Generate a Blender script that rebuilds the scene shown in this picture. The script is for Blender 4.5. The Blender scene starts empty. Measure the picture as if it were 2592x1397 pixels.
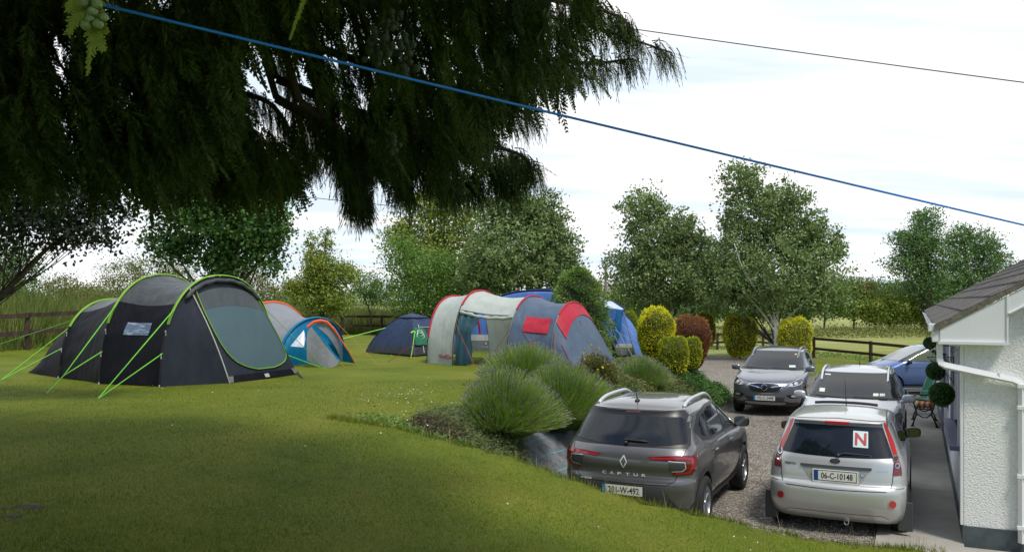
import bpy, bmesh, math, random
import numpy as np
from mathutils import Vector, Matrix, Euler
from mathutils.bvhtree import BVHTree
rad = math.radians
SC = bpy.context.scene
COL = SC.collection
F, CX, HZ, EYE = 2150.0, 1296.0, 760.0, 2.95     # photo focal length (px), centre, horizon row, eye height above the drive

# ---------------------------------------------------------------- camera
cam = bpy.data.cameras.new('camera'); camo = bpy.data.objects.new('camera', cam); COL.objects.link(camo)
camo.location = (0, 0, EYE); camo.rotation_euler = (rad(90), 0, 0)
cam.sensor_width = 36; cam.lens = 36*F/2592; cam.shift_y = (HZ-698.5)/2592
cam.clip_start = .05; cam.clip_end = 3000
SC.camera = camo
# ---------------------------------------------------------------- light
SUN_EL, SUN_AZ = rad(60), rad(151)               # azimuth clockwise from +Y: behind the camera, a little to the left
SC.view_settings.view_transform = 'Standard'; SC.view_settings.look = 'None'
SC.view_settings.exposure = 0.48; SC.view_settings.gamma = 1
W = bpy.data.worlds.new('World'); SC.world = W; W.use_nodes = True
nt = W.node_tree; N = nt.nodes; Lk = nt.links; N.clear()
def nd(n, t, **k):
    x = n.new(t)
    for a, b in k.items(): setattr(x, a, b)
    return x
out = nd(N, 'ShaderNodeOutputWorld'); bg = nd(N, 'ShaderNodeBackground'); bg.inputs[1].default_value = .1
sky = nd(N, 'ShaderNodeTexSky'); sky.sky_type = 'NISHITA'; sky.sun_disc = False
sky.sun_elevation = SUN_EL; sky.sun_rotation = SUN_AZ
tc = nd(N, 'ShaderNodeTexCoord'); sp = nd(N, 'ShaderNodeSeparateXYZ'); Lk.new(tc.outputs['Generated'], sp.inputs[0])
def math_(n, l, op, a, b=None, clamp=False):
    m = nd(n, 'ShaderNodeMath', operation=op); m.use_clamp = clamp
    for i, v in enumerate((a, b)):
        if v is None: continue
        if isinstance(v, (int, float)): m.inputs[i].default_value = v
        else: l.new(v, m.inputs[i])
    return m.outputs[0]
zz = math_(N, Lk, 'MAXIMUM', sp.outputs[2], 0.0); zz = math_(N, Lk, 'ADD', zz, .16)
cb = nd(N, 'ShaderNodeCombineXYZ')
Lk.new(math_(N, Lk, 'DIVIDE', sp.outputs[0], zz), cb.inputs[0]); Lk.new(math_(N, Lk, 'DIVIDE', sp.outputs[1], zz), cb.inputs[1])
n1 = nd(N, 'ShaderNodeTexNoise'); n1.inputs['Scale'].default_value = 1.35; n1.inputs['Detail'].default_value = 7; n1.inputs['Roughness'].default_value = .55
n1.inputs['Distortion'].default_value = .4
Lk.new(cb.outputs[0], n1.inputs['Vector'])
# the cloud sheet is thick and white over the field, broken behind the camera
cov = math_(N, Lk, 'ADD', math_(N, Lk, 'ADD', math_(N, Lk, 'MULTIPLY', sp.outputs[1], .22), math_(N, Lk, 'MULTIPLY', sp.outputs[2], -.12)), .05)
cv = math_(N, Lk, 'ADD', n1.outputs[0], cov)
mr = nd(N, 'ShaderNodeMapRange'); mr.inputs['From Min'].default_value = .34; mr.inputs['From Max'].default_value = .50; mr.interpolation_type = 'SMOOTHSTEP'
Lk.new(cv, mr.inputs['Value'])
n2 = nd(N, 'ShaderNodeTexNoise'); n2.inputs['Scale'].default_value = 1.6; n2.inputs['Detail'].default_value = 5
mp = nd(N, 'ShaderNodeMapping'); mp.inputs['Scale'].default_value = (.35, 1.5, 1); Lk.new(cb.outputs[0], mp.inputs['Vector']); Lk.new(mp.outputs[0], n2.inputs['Vector'])
cr = nd(N, 'ShaderNodeValToRGB'); cr.color_ramp.elements[0].position = .40; cr.color_ramp.elements[0].color = (.70, .80, .90, 1)
cr.color_ramp.elements[1].position = .58; cr.color_ramp.elements[1].color = (1, 1, 1, 1)
Lk.new(n2.outputs[0], cr.inputs[0])
vm = nd(N, 'ShaderNodeVectorMath', operation='SCALE'); Lk.new(cr.outputs[0], vm.inputs[0])
# cloud brightness: brighter toward the field side (thin bright sheet), greyer behind
br = nd(N, 'ShaderNodeMapRange'); br.inputs['From Min'].default_value = -.6; br.inputs['From Max'].default_value = .5
br.inputs['To Min'].default_value = 7.5; br.inputs['To Max'].default_value = 8.6; Lk.new(sp.outputs[1], br.inputs['Value'])
Lk.new(br.outputs[0], vm.inputs['Scale'])
mx = nd(N, 'ShaderNodeMix', data_type='RGBA'); Lk.new(mr.outputs[0], mx.inputs[0]); Lk.new(sky.outputs[0], mx.inputs[6]); Lk.new(vm.outputs[0], mx.inputs[7])
Lk.new(mx.outputs[2], bg.inputs[0]); Lk.new(bg.outputs[0], out.inputs[0])
sl = bpy.data.lights.new('sun', 'SUN'); sl.energy = 2.2; sl.angle = rad(10); sl.color = (1, .95, .86)
so = bpy.data.objects.new('sun', sl); COL.objects.link(so)
sd = Vector((math.sin(SUN_AZ)*math.cos(SUN_EL), math.cos(SUN_AZ)*math.cos(SUN_EL), math.sin(SUN_EL)))
so.rotation_euler = sd.to_track_quat('Z', 'Y').to_euler(); so.location = (0, -10, 30)

# ---------------------------------------------------------------- helpers
U = np.array((.4305, .9026)); R_ = np.array((.9026, -.4305))     # along the house / drive, and to its right
def ST(s, t): return (s*U[0]+t*R_[0], s*U[1]+t*R_[1])
def P(px, py, Y): return Vector(((px-CX)/F*Y, Y, EYE+(HZ-py)/F*Y))
def G(px, py, z=1.35):
    Y = (EYE-z)*F/(py-HZ); return Vector(((px-CX)/F*Y, Y, z))
def rgba(c): return (c[0], c[1], c[2], 1)
def mat(name, c, rough=.6, metal=0, c2=None, scale=5, detail=4, bump=0, bscale=None, coat=0, spec=None, alpha=None, trans=0, contrast=(.35, .65), vec='Object', stretch=None, sheen=0, emit=None):
    m = bpy.data.materials.new(name); m.use_nodes = True
    n = m.node_tree.nodes; l = m.node_tree.links; b = n['Principled BSDF']
    b.inputs['Base Color'].default_value = rgba(c); b.inputs['Roughness'].default_value = rough; b.inputs['Metallic'].default_value = metal
    if coat: b.inputs['Coat Weight'].default_value = coat; b.inputs['Coat Roughness'].default_value = .03
    if spec is not None: b.inputs['Specular IOR Level'].default_value = spec
    if alpha is not None: b.inputs['Alpha'].default_value = alpha
    if sheen: b.inputs['Sheen Weight'].default_value = sheen
    t = None
    if c2 or bump:
        t = nd(n, 'ShaderNodeTexCoord').outputs[vec]
        if stretch:
            mp = nd(n, 'ShaderNodeMapping'); mp.inputs['Scale'].default_value = stretch; l.new(t, mp.inputs[0]); t = mp.outputs[0]
    if c2:
        nz = nd(n, 'ShaderNodeTexNoise'); nz.inputs['Scale'].default_value = scale; nz.inputs['Detail'].default_value = detail; nz.inputs['Roughness'].default_value = .6
        l.new(t, nz.inputs['Vector'])
        r = nd(n, 'ShaderNodeValToRGB'); r.color_ramp.elements[0].position = contrast[0]; r.color_ramp.elements[1].position = contrast[1]
        r.color_ramp.elements[0].color = rgba(c); r.color_ramp.elements[1].color = rgba(c2)
        l.new(nz.outputs[0], r.inputs[0]); l.new(r.outputs[0], b.inputs['Base Color'])
    if bump:
        nz = nd(n, 'ShaderNodeTexNoise'); nz.inputs['Scale'].default_value = bscale or scale*4; nz.inputs['Detail'].default_value = 3
        l.new(t, nz.inputs['Vector']); bp = nd(n, 'ShaderNodeBump'); bp.inputs['Strength'].default_value = 1; bp.inputs['Distance'].default_value = bump
        l.new(nz.outputs[0], bp.inputs['Height']); l.new(bp.outputs[0], b.inputs['Normal'])
    if trans:
        o = n['Material Output']; tr = nd(n, 'ShaderNodeBsdfTranslucent'); mxs = nd(n, 'ShaderNodeMixShader'); mxs.inputs[0].default_value = trans
        if c2: l.new(r.outputs[0], tr.inputs[0])
        else: tr.inputs[0].default_value = rgba(c)
        l.new(b.outputs[0], mxs.inputs[1]); l.new(tr.outputs[0], mxs.inputs[2]); l.new(mxs.outputs[0], o.inputs[0])
    return m
def leafmat(name, cols, rough=.55, trans=.3, spec=.35):
    """every leaf (mesh island) takes one of the colours"""
    m = bpy.data.materials.new(name); m.use_nodes = True; n = m.node_tree.nodes; l = m.node_tree.links; b = n['Principled BSDF']
    g = nd(n, 'ShaderNodeNewGeometry'); r = nd(n, 'ShaderNodeValToRGB'); e = r.color_ramp.elements
    for i, c in enumerate(cols):
        p = i/(len(cols)-1)
        if i < 2: e[i].position = p; e[i].color = rgba(c)
        else:
            x = e.new(p); x.color = rgba(c)
    if len(cols) > 2:
        for i, c in enumerate(cols): e[i].position = i/(len(cols)-1); e[i].color = rgba(c)
    nz = nd(n, 'ShaderNodeTexNoise'); nz.inputs['Scale'].default_value = 1.3; nz.inputs['Detail'].default_value = 3; l.new(nd(n, 'ShaderNodeTexCoord').outputs['Object'], nz.inputs['Vector'])
    k = math_(n, l, 'SUBTRACT', nz.outputs[0], .5); k = math_(n, l, 'MULTIPLY', k, 1.5); q = math_(n, l, 'MULTIPLY', g.outputs['Random Per Island'], .62); q = math_(n, l, 'ADD', q, .19); q = math_(n, l, 'ADD', q, k, True)
    l.new(q, r.inputs[0]); l.new(r.outputs[0], b.inputs['Base Color'])
    b.inputs['Roughness'].default_value = rough; b.inputs['Specular IOR Level'].default_value = spec
    o = n['Material Output']; tr = nd(n, 'ShaderNodeBsdfTranslucent'); mxs = nd(n, 'ShaderNodeMixShader'); mxs.inputs[0].default_value = trans
    l.new(r.outputs[0], tr.inputs[0]); l.new(b.outputs[0], mxs.inputs[1]); l.new(tr.outputs[0], mxs.inputs[2]); l.new(mxs.outputs[0], o.inputs[0])
    return m
def tag(o, label=None, cat=None, group=None, kind=None):
    if label: o['label'] = label
    if cat: o['category'] = cat
    if group: o['group'] = group
    if kind: o['kind'] = kind
    return o
def empty(name, loc=(0, 0, 0), rz=0, label=None, cat=None, group=None):
    o = bpy.data.objects.new(name, None); COL.objects.link(o); o.location = loc; o.rotation_euler = (0, 0, rz); o.empty_display_size = .1
    return tag(o, label, cat, group)
def link_mesh(name, me, mats, parent=None, smooth=False):
    if not isinstance(mats, (list, tuple)): mats = [mats]
    for m in mats: me.materials.append(m)
    if smooth: me.shade_smooth()
    o = bpy.data.objects.new(name, me); COL.objects.link(o); o.parent = parent
    return o
class MB:
    def __init__(s): s.v = []; s.f = []; s.m = []
    def add(s, vs, fs, mi=0):
        k = len(s.v); s.v += [tuple(v) for v in vs]; s.f += [tuple(i+k for i in f) for f in fs]; s.m += [mi]*len(fs); return s
    def quad(s, a, b, c, d, mi=0): return s.add([a, b, c, d], [(0, 1, 2, 3)], mi)
    def box(s, c, size, rz=0, mi=0, M=None, bev=0):
        x, y, z = [q/2 for q in size]
        if bev:
            bm = bmesh.new(); bmesh.ops.create_cube(bm, size=1); bmesh.ops.scale(bm, vec=size, verts=bm.verts)
            bmesh.ops.bevel(bm, geom=bm.edges[:], offset=bev, segments=2, profile=.5, affect='EDGES')
            vs = [v.co.copy() for v in bm.verts]; bm.verts.index_update(); fs = [[v.index for v in f.verts] for f in bm.faces]; bm.free()
        else:
            vs = [Vector((i*x, j*y, k*z)) for i in (-1, 1) for j in (-1, 1) for k in (-1, 1)]
            fs = [(0, 1, 3, 2), (4, 6, 7, 5), (0, 4, 5, 1), (2, 3, 7, 6), (0, 2, 6, 4), (1, 5, 7, 3)]
        T = Matrix.Translation(c) @ (M if M is not None else Matrix.Rotation(rz, 4, 'Z'))
        return s.add([T @ v for v in vs], fs, mi)
    def tube(s, pts, r, n=6, mi=0, caps=True):
        pts = [Vector(p) for p in pts]; L = len(pts)
        rs = r if isinstance(r, (list, tuple)) else [r]*L
        ref = None; vs = []
        for i, p in enumerate(pts):
            d = (pts[min(i+1, L-1)]-pts[max(i-1, 0)])
            if d.length < 1e-9: d = Vector((0, 0, 1))
            d.normalize()
            if ref is None: ref = d.orthogonal().normalized()
            a = (ref-d*ref.dot(d))
            if a.length < 1e-5: a = d.orthogonal()
            a.normalize(); ref = a; b = d.cross(a)
            for k in range(n):
                an = 2*math.pi*k/n; vs.append(p+(a*math.cos(an)+b*math.sin(an))*rs[i])
        fs = [(i*n+k, i*n+(k+1) % n, (i+1)*n+(k+1) % n, (i+1)*n+k) for i in range(L-1) for k in range(n)]
        if caps: fs += [tuple(range(n-1, -1, -1)), tuple(range((L-1)*n, L*n))]
        return s.add(vs, fs, mi)
    def ribbon(s, A, B, mi=0):
        n = len(A); return s.add(list(A)+list(B), [(i, i+1, n+i+1, n+i) for i in range(n-1)], mi)
    def grid(s, rows, mi=0, closed=False):
        h = len(rows); w = len(rows[0]); vs = [p for r in rows for p in r]
        fs = []
        for i in range(h-1):
            for j in range(w if closed else w-1):
                k = (j+1) % w; fs.append((i*w+j, i*w+k, (i+1)*w+k, (i+1)*w+j))
        return s.add(vs, fs, mi)
    def lathe(s, prof, n=24, M=None, mi=0):
        """prof: (r, x) about the X axis"""
        M = M or Matrix.Identity(4)
        rows = [[M @ Vector((x, r*math.cos(2*math.pi*k/n), r*math.sin(2*math.pi*k/n))) for k in range(n)] for r, x in prof]
        return s.grid(rows, mi, closed=True)
    def ball(s, c, r, n=10, m=7, mi=0, M=None):
        r = (r, r, r) if isinstance(r, (int, float)) else r
        rows = []
        for i in range(m+1):
            a = math.pi*i/m
            rows.append([Vector(c)+(M or Matrix.Identity(3)) @ Vector((r[0]*math.sin(a)*math.cos(2*math.pi*k/n), r[1]*math.sin(a)*math.sin(2*math.pi*k/n), r[2]*math.cos(a))) for k in range(n)])
        return s.grid(rows, mi, closed=True)
    def build(s, name, mats, parent=None, smooth=False):
        me = bpy.data.meshes.new(name); me.from_pydata(s.v, [], s.f); me.update()
        if any(s.m): me.polygons.foreach_set('material_index', s.m)
        return link_mesh(name, me, mats, parent, smooth)
def npmesh(name, V, nper, mats, parent=None, mi=None, smooth=False):
    """V: (n*nper,3) vertices, every nper in a row form one face"""
    V = np.asarray(V, dtype=np.float32).reshape(-1, 3); n = len(V)//nper
    me = bpy.data.meshes.new(name); me.vertices.add(len(V)); me.vertices.foreach_set('co', V.ravel())
    me.loops.add(len(V)); me.loops.foreach_set('vertex_index', np.arange(len(V), dtype=np.int32))
    me.polygons.add(n); me.polygons.foreach_set('loop_start', np.arange(0, len(V), nper, dtype=np.int32))
    if mi is not None: me.polygons.foreach_set('material_index', np.asarray(mi, dtype=np.int32))
    me.update(calc_edges=True)
    return link_mesh(name, me, mats, parent, smooth)
def npindexed(name, V, Fq, mats, parent=None, smooth=False, mi=None):
    V = np.asarray(V, dtype=np.float32); Fq = np.asarray(Fq, dtype=np.int32); k = Fq.shape[1]
    me = bpy.data.meshes.new(name); me.vertices.add(len(V)); me.vertices.foreach_set('co', V.ravel())
    me.loops.add(Fq.size); me.loops.foreach_set('vertex_index', Fq.ravel())
    me.polygons.add(len(Fq)); me.polygons.foreach_set('loop_start', np.arange(0, Fq.size, k, dtype=np.int32))
    if mi is not None: me.polygons.foreach_set('material_index', np.asarray(mi, dtype=np.int32))
    me.update(calc_edges=True)
    return link_mesh(name, me, mats, parent, smooth)
def unit(a): return a/np.maximum(np.linalg.norm(a, axis=-1, keepdims=True), 1e-9)
def leaves(pos, size, rng, aspect=.55, up=.0, dirs=None, dj=.6, fold=.0):
    """a rhombic leaf at every position; dirs = preferred long axis"""
    n = len(pos); a = rng.normal(size=(n, 3))
    if dirs is not None: a = dirs+a*dj
    a = unit(a); b = rng.normal(size=(n, 3)); b[:, 2] *= (1-up)
    b = unit(np.cross(a, b)); s = size*rng.uniform(.6, 1.35, (n, 1))
    if np.ndim(size): s = size[:, None]*rng.uniform(.6, 1.35, (n, 1))
    c = unit(np.cross(a, b))*fold*s
    V = np.stack([pos-a*s*.5, pos+b*s*aspect*.5+c, pos+a*s*.5, pos-b*s*aspect*.5+c], axis=1)
    return V.reshape(-1, 3)
def text_geo(txt, h=1.0, wmax=None, bold=0):
    c = bpy.data.curves.new('t', 'FONT'); c.body = txt; c.size = 1; c.resolution_u = 3; c.offset = bold
    o = bpy.data.objects.new('t', c); COL.objects.link(o); dg = bpy.context.evaluated_depsgraph_get(); dg.update()
    me = bpy.data.meshes.new_from_object(o.evaluated_get(dg)); vs = [v.co.copy() for v in me.vertices]; fs = [list(p.vertices) for p in me.polygons]
    bpy.data.objects.remove(o); bpy.data.curves.remove(c); bpy.data.meshes.remove(me)
    x0 = min(v.x for v in vs); x1 = max(v.x for v in vs); y0 = min(v.y for v in vs); y1 = max(v.y for v in vs)
    k = h/(y1-y0); kx = k if wmax is None else wmax/(x1-x0)
    return [((v.x-(x0+x1)/2)*kx, (v.y-(y0+y1)/2)*k) for v in vs], fs
def smooth01(x): x = np.clip(x, 0, 1); return x*x*(3-2*x)
# value noise on the plane, for the lie of the land
_rg = np.random.default_rng(5); _T = _rg.random((64, 64))
def vnoise(x, y):
    xi = np.floor(x).astype(int); yi = np.floor(y).astype(int); fx = smooth01(x-xi); fy = smooth01(y-yi)
    g = lambda a, b: _T[a % 64, b % 64]
    return (g(xi, yi)*(1-fx)+g(xi+1, yi)*fx)*(1-fy)+(g(xi, yi+1)*(1-fx)+g(xi+1, yi+1)*fx)*fy
def terr(X, Y):
    X = np.asarray(X, float); Y = np.asarray(Y, float)
    s = X*U[0]+Y*U[1]; t = X*R_[0]+Y*R_[1]
    f = np.interp(t, [-7.4, -6, -4.4, -3.6, -2.8, -2, -.9, 0, 1], [0, .06, .29, .49, .66, .76, 1.05, 1.31, 1.37])
    L = 1.35-f*smooth01((s-2)/7)
    se = np.interp(t, [-8, -3, -2, -.9, 0, 1], [9.2, 9.2, 9.25, 9.9, 10.9, 11.2])
    toe = np.interp(s, [9, 22, 26, 30, 36, 60], [-4.55, -4.9, -5.8, -8.5, -11.5, -14])
    wid = np.interp(s, [0, 30, 60, 90], [2.6, 3.5, 14, 40])
    D = 1.35*np.interp((toe-t)/wid, [0, .25, .6, 1], [0, .5, .88, 1])-.012
    z = L+(D-L)*smooth01((s-se)/.55)
    z = np.where((t < -7.5) & (s < 20), 1.35, z)
    z = z+.4*smooth01((-X-9)/8)*smooth01((Y-20)/9)          # gentle bank to the far left
    far = smooth01((Y-28)/25)
    z = z-.35*far*smooth01((-t-8)/6)                        # the meadow falls away a little
    z = z+.5*smooth01((Y-60)/60)*far
    n = (vnoise(X*.9, Y*.9)-.5)*.03+(vnoise(X*.23+7, Y*.23)-.5)*.05
    z = z+n*smooth01((z-.15)/.3)
    return z
def tz(x, y): return float(terr(x, y))
def Gt(px, py):
    """point of the ground seen at a pixel"""
    z = 1.0
    for _ in range(40):
        Y = (EYE-z)*F/max(py-HZ, 6); z = z*.5+.5*tz((px-CX)/F*Y, Y)
    return Vector(((px-CX)/F*Y, Y, z))
# ---------------------------------------------------------------- the setting
def lawn_mat():
    m = bpy.data.materials.new('lawn'); m.use_nodes = True; n = m.node_tree.nodes; l = m.node_tree.links; b = n['Principled BSDF']
    t = nd(n, 'ShaderNodeTexCoord').outputs['Object']
    def noise(sc, de=4, st=None):
        z = nd(n, 'ShaderNodeTexNoise'); z.inputs['Scale'].default_value = sc; z.inputs['Detail'].default_value = de; z.inputs['Roughness'].default_value = .65
        v = t
        if st:
            mp = nd(n, 'ShaderNodeMapping'); mp.inputs['Scale'].default_value = st; l.new(t, mp.inputs[0]); v = mp.outputs[0]
        l.new(v, z.inputs['Vector']); return z.outputs[0]
    def ramp(fac, stops):
        r = nd(n, 'ShaderNodeValToRGB'); e = r.color_ramp.elements
        while len(e) < len(stops): e.new(.5)
        for i, (p, c) in enumerate(stops): e[i].position = p; e[i].color = rgba(c)
        l.new(fac, r.inputs[0]); return r.outputs[0]
    a = ramp(noise(.55, 6), [(.3, (.09, .135, .010)), (.5, (.145, .185, .014)), (.75, (.215, .215, .03))])
    c = ramp(noise(38, 3), [(.3, (.6, .65, .5)), (.55, (1, 1, 1)), (.75, (1.45, 1.35, 1.3))])
    mxx = nd(n, 'ShaderNodeMix', data_type='RGBA', blend_type='MULTIPLY'); mxx.inputs[0].default_value = .85
    l.new(a, mxx.inputs[6]); l.new(c, mxx.inputs[7])
    # straw-coloured mown patches
    d = ramp(noise(3.2, 5, (1, .35, 1)), [(.56, (0, 0, 0)), (.75, (1, 1, 1))])
    m2 = nd(n, 'ShaderNodeMix', data_type='RGBA'); l.new(math_(n, l, 'MULTIPLY', d, .28), m2.inputs[0]); l.new(mxx.outputs[2], m2.inputs[6]); m2.inputs[7].default_value = (.21, .165, .05, 1)
    # the field beyond the fence: hay-coloured mown rows
    sp = nd(n, 'ShaderNodeSeparateXYZ'); l.new(t, sp.inputs[0])
    fy = nd(n, 'ShaderNodeMapRange'); fy.inputs['From Min'].default_value = 40; fy.inputs['From Max'].default_value = 56; l.new(sp.outputs[1], fy.inputs['Value'])
    fc = ramp(noise(.35, 6, (.22, 1.1, 1)), [(.32, (.17, .21, .055)), (.5, (.27, .29, .09)), (.7, (.42, .38, .17))])
    m3 = nd(n, 'ShaderNodeMix', data_type='RGBA'); l.new(fy.outputs[0], m3.inputs[0]); l.new(m2.outputs[2], m3.inputs[6]); l.new(fc, m3.inputs[7])
    l.new(m3.outputs[2], b.inputs['Base Color']); b.inputs['Roughness'].default_value = .8; b.inputs['Specular IOR Level'].default_value = .15
    bp = nd(n, 'ShaderNodeBump'); bp.inputs['Distance'].default_value = .03; bp.inputs['Strength'].default_value = 1; l.new(noise(60, 4), bp.inputs['Height']); l.new(bp.outputs[0], b.inputs['Normal'])
    return m
M = {}
M['lawn'] = lawn_mat()
def axis(segs):
    o = []
    for a, b, st in segs: o += list(np.arange(a, b, st))
    return np.array(o+[segs[-1][1]])
xs = axis([(-900, -200, 50), (-200, -60, 10), (-60, -16, 2), (-16, 12, .2), (12, 30, .6), (30, 80, 4), (80, 200, 10), (200, 900, 50)])
ys = axis([(-300, -60, 40), (-60, -6, 6), (-6, 2, .8), (2, 24, .2), (24, 50, .6), (50, 120, 5), (120, 300, 20), (300, 1500, 75)])
XX, YY = np.meshgrid(xs, ys); ZZ = terr(XX, YY); nx = len(xs)
Vt = np.stack([XX, YY, ZZ], -1).reshape(-1, 3)
ii, jj = np.meshgrid(np.arange(len(ys)-1), np.arange(nx-1), indexing='ij'); q = (ii*nx+jj).ravel()
Ft = np.stack([q, q+1, q+nx+1, q+nx], 1)
tag(npindexed('ground', Vt, Ft, M['lawn'], smooth=True), 'green lawn with straw coloured patches and the mown field beyond', None, None, 'structure')

# gravel drive
def gravel_mat():
    m = bpy.data.materials.new('gravel'); m.use_nodes = True; n = m.node_tree.nodes; l = m.node_tree.links; b = n['Principled BSDF']
    t = nd(n, 'ShaderNodeTexCoord').outputs['Object']
    v = nd(n, 'ShaderNodeTexVoronoi'); v.inputs['Scale'].default_value = 34; l.new(t, v.inputs['Vector'])
    r = nd(n, 'ShaderNodeValToRGB'); e = r.color_ramp.elements; sp = nd(n, 'ShaderNodeSeparateColor'); l.new(v.outputs['Color'], sp.inputs[0])
    e[0].position = 0; e[0].color = (.10, .09, .075, 1); e[1].position = 1; e[1].color = (.52, .48, .43, 1); x = e.new(.5); x.color = (.23, .205, .175, 1); x = e.new(.8); x.color = (.30, .26, .215, 1)
    l.new(sp.outputs[0], r.inputs[0])
    nz = nd(n, 'ShaderNodeTexNoise'); nz.inputs['Scale'].default_value = .9; nz.inputs['Detail'].default_value = 5; l.new(t, nz.inputs['Vector'])
    r2 = nd(n, 'ShaderNodeValToRGB'); r2.color_ramp.elements[0].position = .55; r2.color_ramp.elements[1].position = .72; l.new(nz.outputs[0], r2.inputs[0])
    mx = nd(n, 'ShaderNodeMix', data_type='RGBA'); l.new(math_(n, l, 'MULTIPLY', r2.outputs[0], .5), mx.inputs[0]); l.new(r.outputs[0], mx.inputs[6]); mx.inputs[7].default_value = (.15, .135, .05, 1)
    l.new(mx.outputs[2], b.inputs['Base Color']); b.inputs['Roughness'].default_value = .85
    bp = nd(n, 'ShaderNodeBump'); bp.inputs['Distance'].default_value = .03; l.new(v.outputs['Distance'], bp.inputs['Height']); bp.invert = True; l.new(bp.outputs[0], b.inputs['Normal'])
    return m
M['gravel'] = gravel_mat()
gp = [ST(9.3, -8), ST(9.3, -.47), ST(27.9, -.47), ST(27.9, 16), ST(31.5, 16), (17.2, 31.6), (14.2, 31.4), (12.6, 32.9), (12.0, 34.8), (11.7, 38.5), (11.55, 43.3), (11.0, 45.4), (9.8, 46.3), (6, 46.5), ST(47, -16), ST(34, -13), ST(28, -9)]
g = MB(); bm = bmesh.new(); vs = [bm.verts.new((x, y, 0)) for x, y in gp]; bm.faces.new(vs); bmesh.ops.triangulate(bm, faces=bm.faces[:]); bm.verts.index_update()
g.add([v.co for v in bm.verts], [[v.index for v in f.verts] for f in bm.faces]); bm.free()
tag(g.build('gravel_drive', M['gravel']), 'gravel drive where the cars are parked', None, None, 'structure')
M['concrete'] = mat('concrete', (.25, .235, .205), .85, c2=(.38, .36, .32), scale=1.3, detail=8, bump=.004, bscale=60, contrast=(.3, .7))
c = MB(); cs = [-.46, .51]; ss = [11.2, 14.6, 18, 21.5, 25, 27.9]
for a, b_ in zip(ss[:-1], ss[1:]):
    for (t0, t1) in [(-.46, .505)]:
        p = [ST(a+.006, t0), ST(b_-.006, t0), ST(b_-.006, t1), ST(a+.006, t1)]
        c.add([(x, y, -.03) for x, y in p]+[(x, y, .03) for x, y in p], [(0, 1, 2, 3), (7, 6, 5, 4), (0, 4, 5, 1), (1, 5, 6, 2), (2, 6, 7, 3), (3, 7, 4, 0)])
p = [ST(10.2, .505), ST(11.2, .505), ST(11.2, -.46), ST(10.6, -.46), ST(10.2, -.2)]
c.add([(x, y, .03) for x, y in p], [(0, 1, 2, 3, 4)])
p = [ST(10.2, .505), ST(10.2, 9), ST(11.42, 9), ST(11.42, .505)]
c.add([(x, y, .026) for x, y in p], [(0, 1, 2, 3)])
tag(c.build('concrete_path', M['concrete']), 'grey concrete path along the white house', None, None, 'structure')

# loose stones on the gravel, near the eye
rng = np.random.default_rng(3)
def rocks(name, ctr, size, m, rng):
    n = len(ctr); base = np.array([(1, 0, 0), (-1, 0, 0), (0, 1, 0), (0, -1, 0), (0, 0, .8), (0, 0, -.8)], float)
    fc = np.array([(0, 2, 4), (2, 1, 4), (1, 3, 4), (3, 0, 4), (2, 0, 5), (1, 2, 5), (3, 1, 5), (0, 3, 5)])
    V = base[None]*size[:, None, None]*rng.uniform(.55, 1.25, (n, 6, 1)); a = rng.uniform(0, 6.28, n); ca, sa = np.cos(a), np.sin(a)
    X = V[..., 0]*ca[:, None]-V[..., 1]*sa[:, None]; Y = V[..., 0]*sa[:, None]+V[..., 1]*ca[:, None]
    V = np.stack([X, Y, V[..., 2]], -1)+ctr[:, None]
    Fi = (fc[None]+np.arange(n)[:, None, None]*6).reshape(-1, 3)
    return npindexed(name, V.reshape(-1, 3), Fi, m)
M['stones'] = leafmat('stones', [(.10, .09, .075), (.2, .18, .15), (.26, .235, .2), (.5, .47, .42)], .85, 0)
n = 26000; s_ = rng.uniform(0, 1, n)**1.7*16+9.4; t_ = rng.uniform(-5.2, -.5, n)
x_ = s_*U[0]+t_*R_[0]; y_ = s_*U[1]+t_*R_[1]; k = terr(x_, y_) < .02
ct = np.stack([x_, y_, np.full(n, .004)], 1)[k]
tag(rocks('gravel_stones', ct, rng.uniform(.007, .019, len(ct)), M['stones'], rng), 'loose grey stones of the gravel drive', None, None, 'stuff')

# grass blades of the lawn, near the eye and along its edge
M['blade'] = leafmat('grass_blade', [(.075, .125, .010), (.125, .175, .014), (.18, .215, .022), (.30, .27, .07)], .6, .35, .2)
def blades(name, x, y, h, w, m, rng, lean=.5, kind='stuff', label=None, z=None, parent=None, bend=.0):
    n = len(x); z = terr(x, y) if z is None else z; a = rng.uniform(0, 6.28, n)
    h = h*rng.uniform(.5, 1.3, n); d = np.stack([np.cos(a), np.sin(a), np.zeros(n)], 1)*(w*rng.uniform(.6, 1.3, n))[:, None]
    b = np.stack([x, y, z-.005], 1); la = rng.uniform(0, 6.28, n); le = rng.uniform(0, lean, n)*h
    tip = b+np.stack([np.cos(la)*le, np.sin(la)*le, h], 1)
    V = np.stack([b-d, b+d, tip], 1)
    o = npmesh(name, V.reshape(-1, 3), 3, m, parent)
    return tag(o, label, None, None, kind)
def near_pts(n, y0, y1, pw, rng):
    Y = y0+(y1-y0)*rng.random(n)**pw; X = rng.uniform(-.64, .64, n)*Y
    s = X*U[0]+Y*U[1]; t = X*R_[0]+Y*R_[1]; se = np.interp(t, [-8, -3, -2, -.9, 0, 1], [9.2, 9.2, 9.25, 9.9, 10.9, 11.2])
    k = ((s < se+.1) & (t < .45)) | (t < -7.0)
    return X[k], Y[k]
x, y = near_pts(230000, 4.4, 17, 1.5, rng)
blades('lawn_grass', x, y, .028, .0035, M['blade'], rng, 1.2, label='short mown grass of the lawn')
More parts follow.
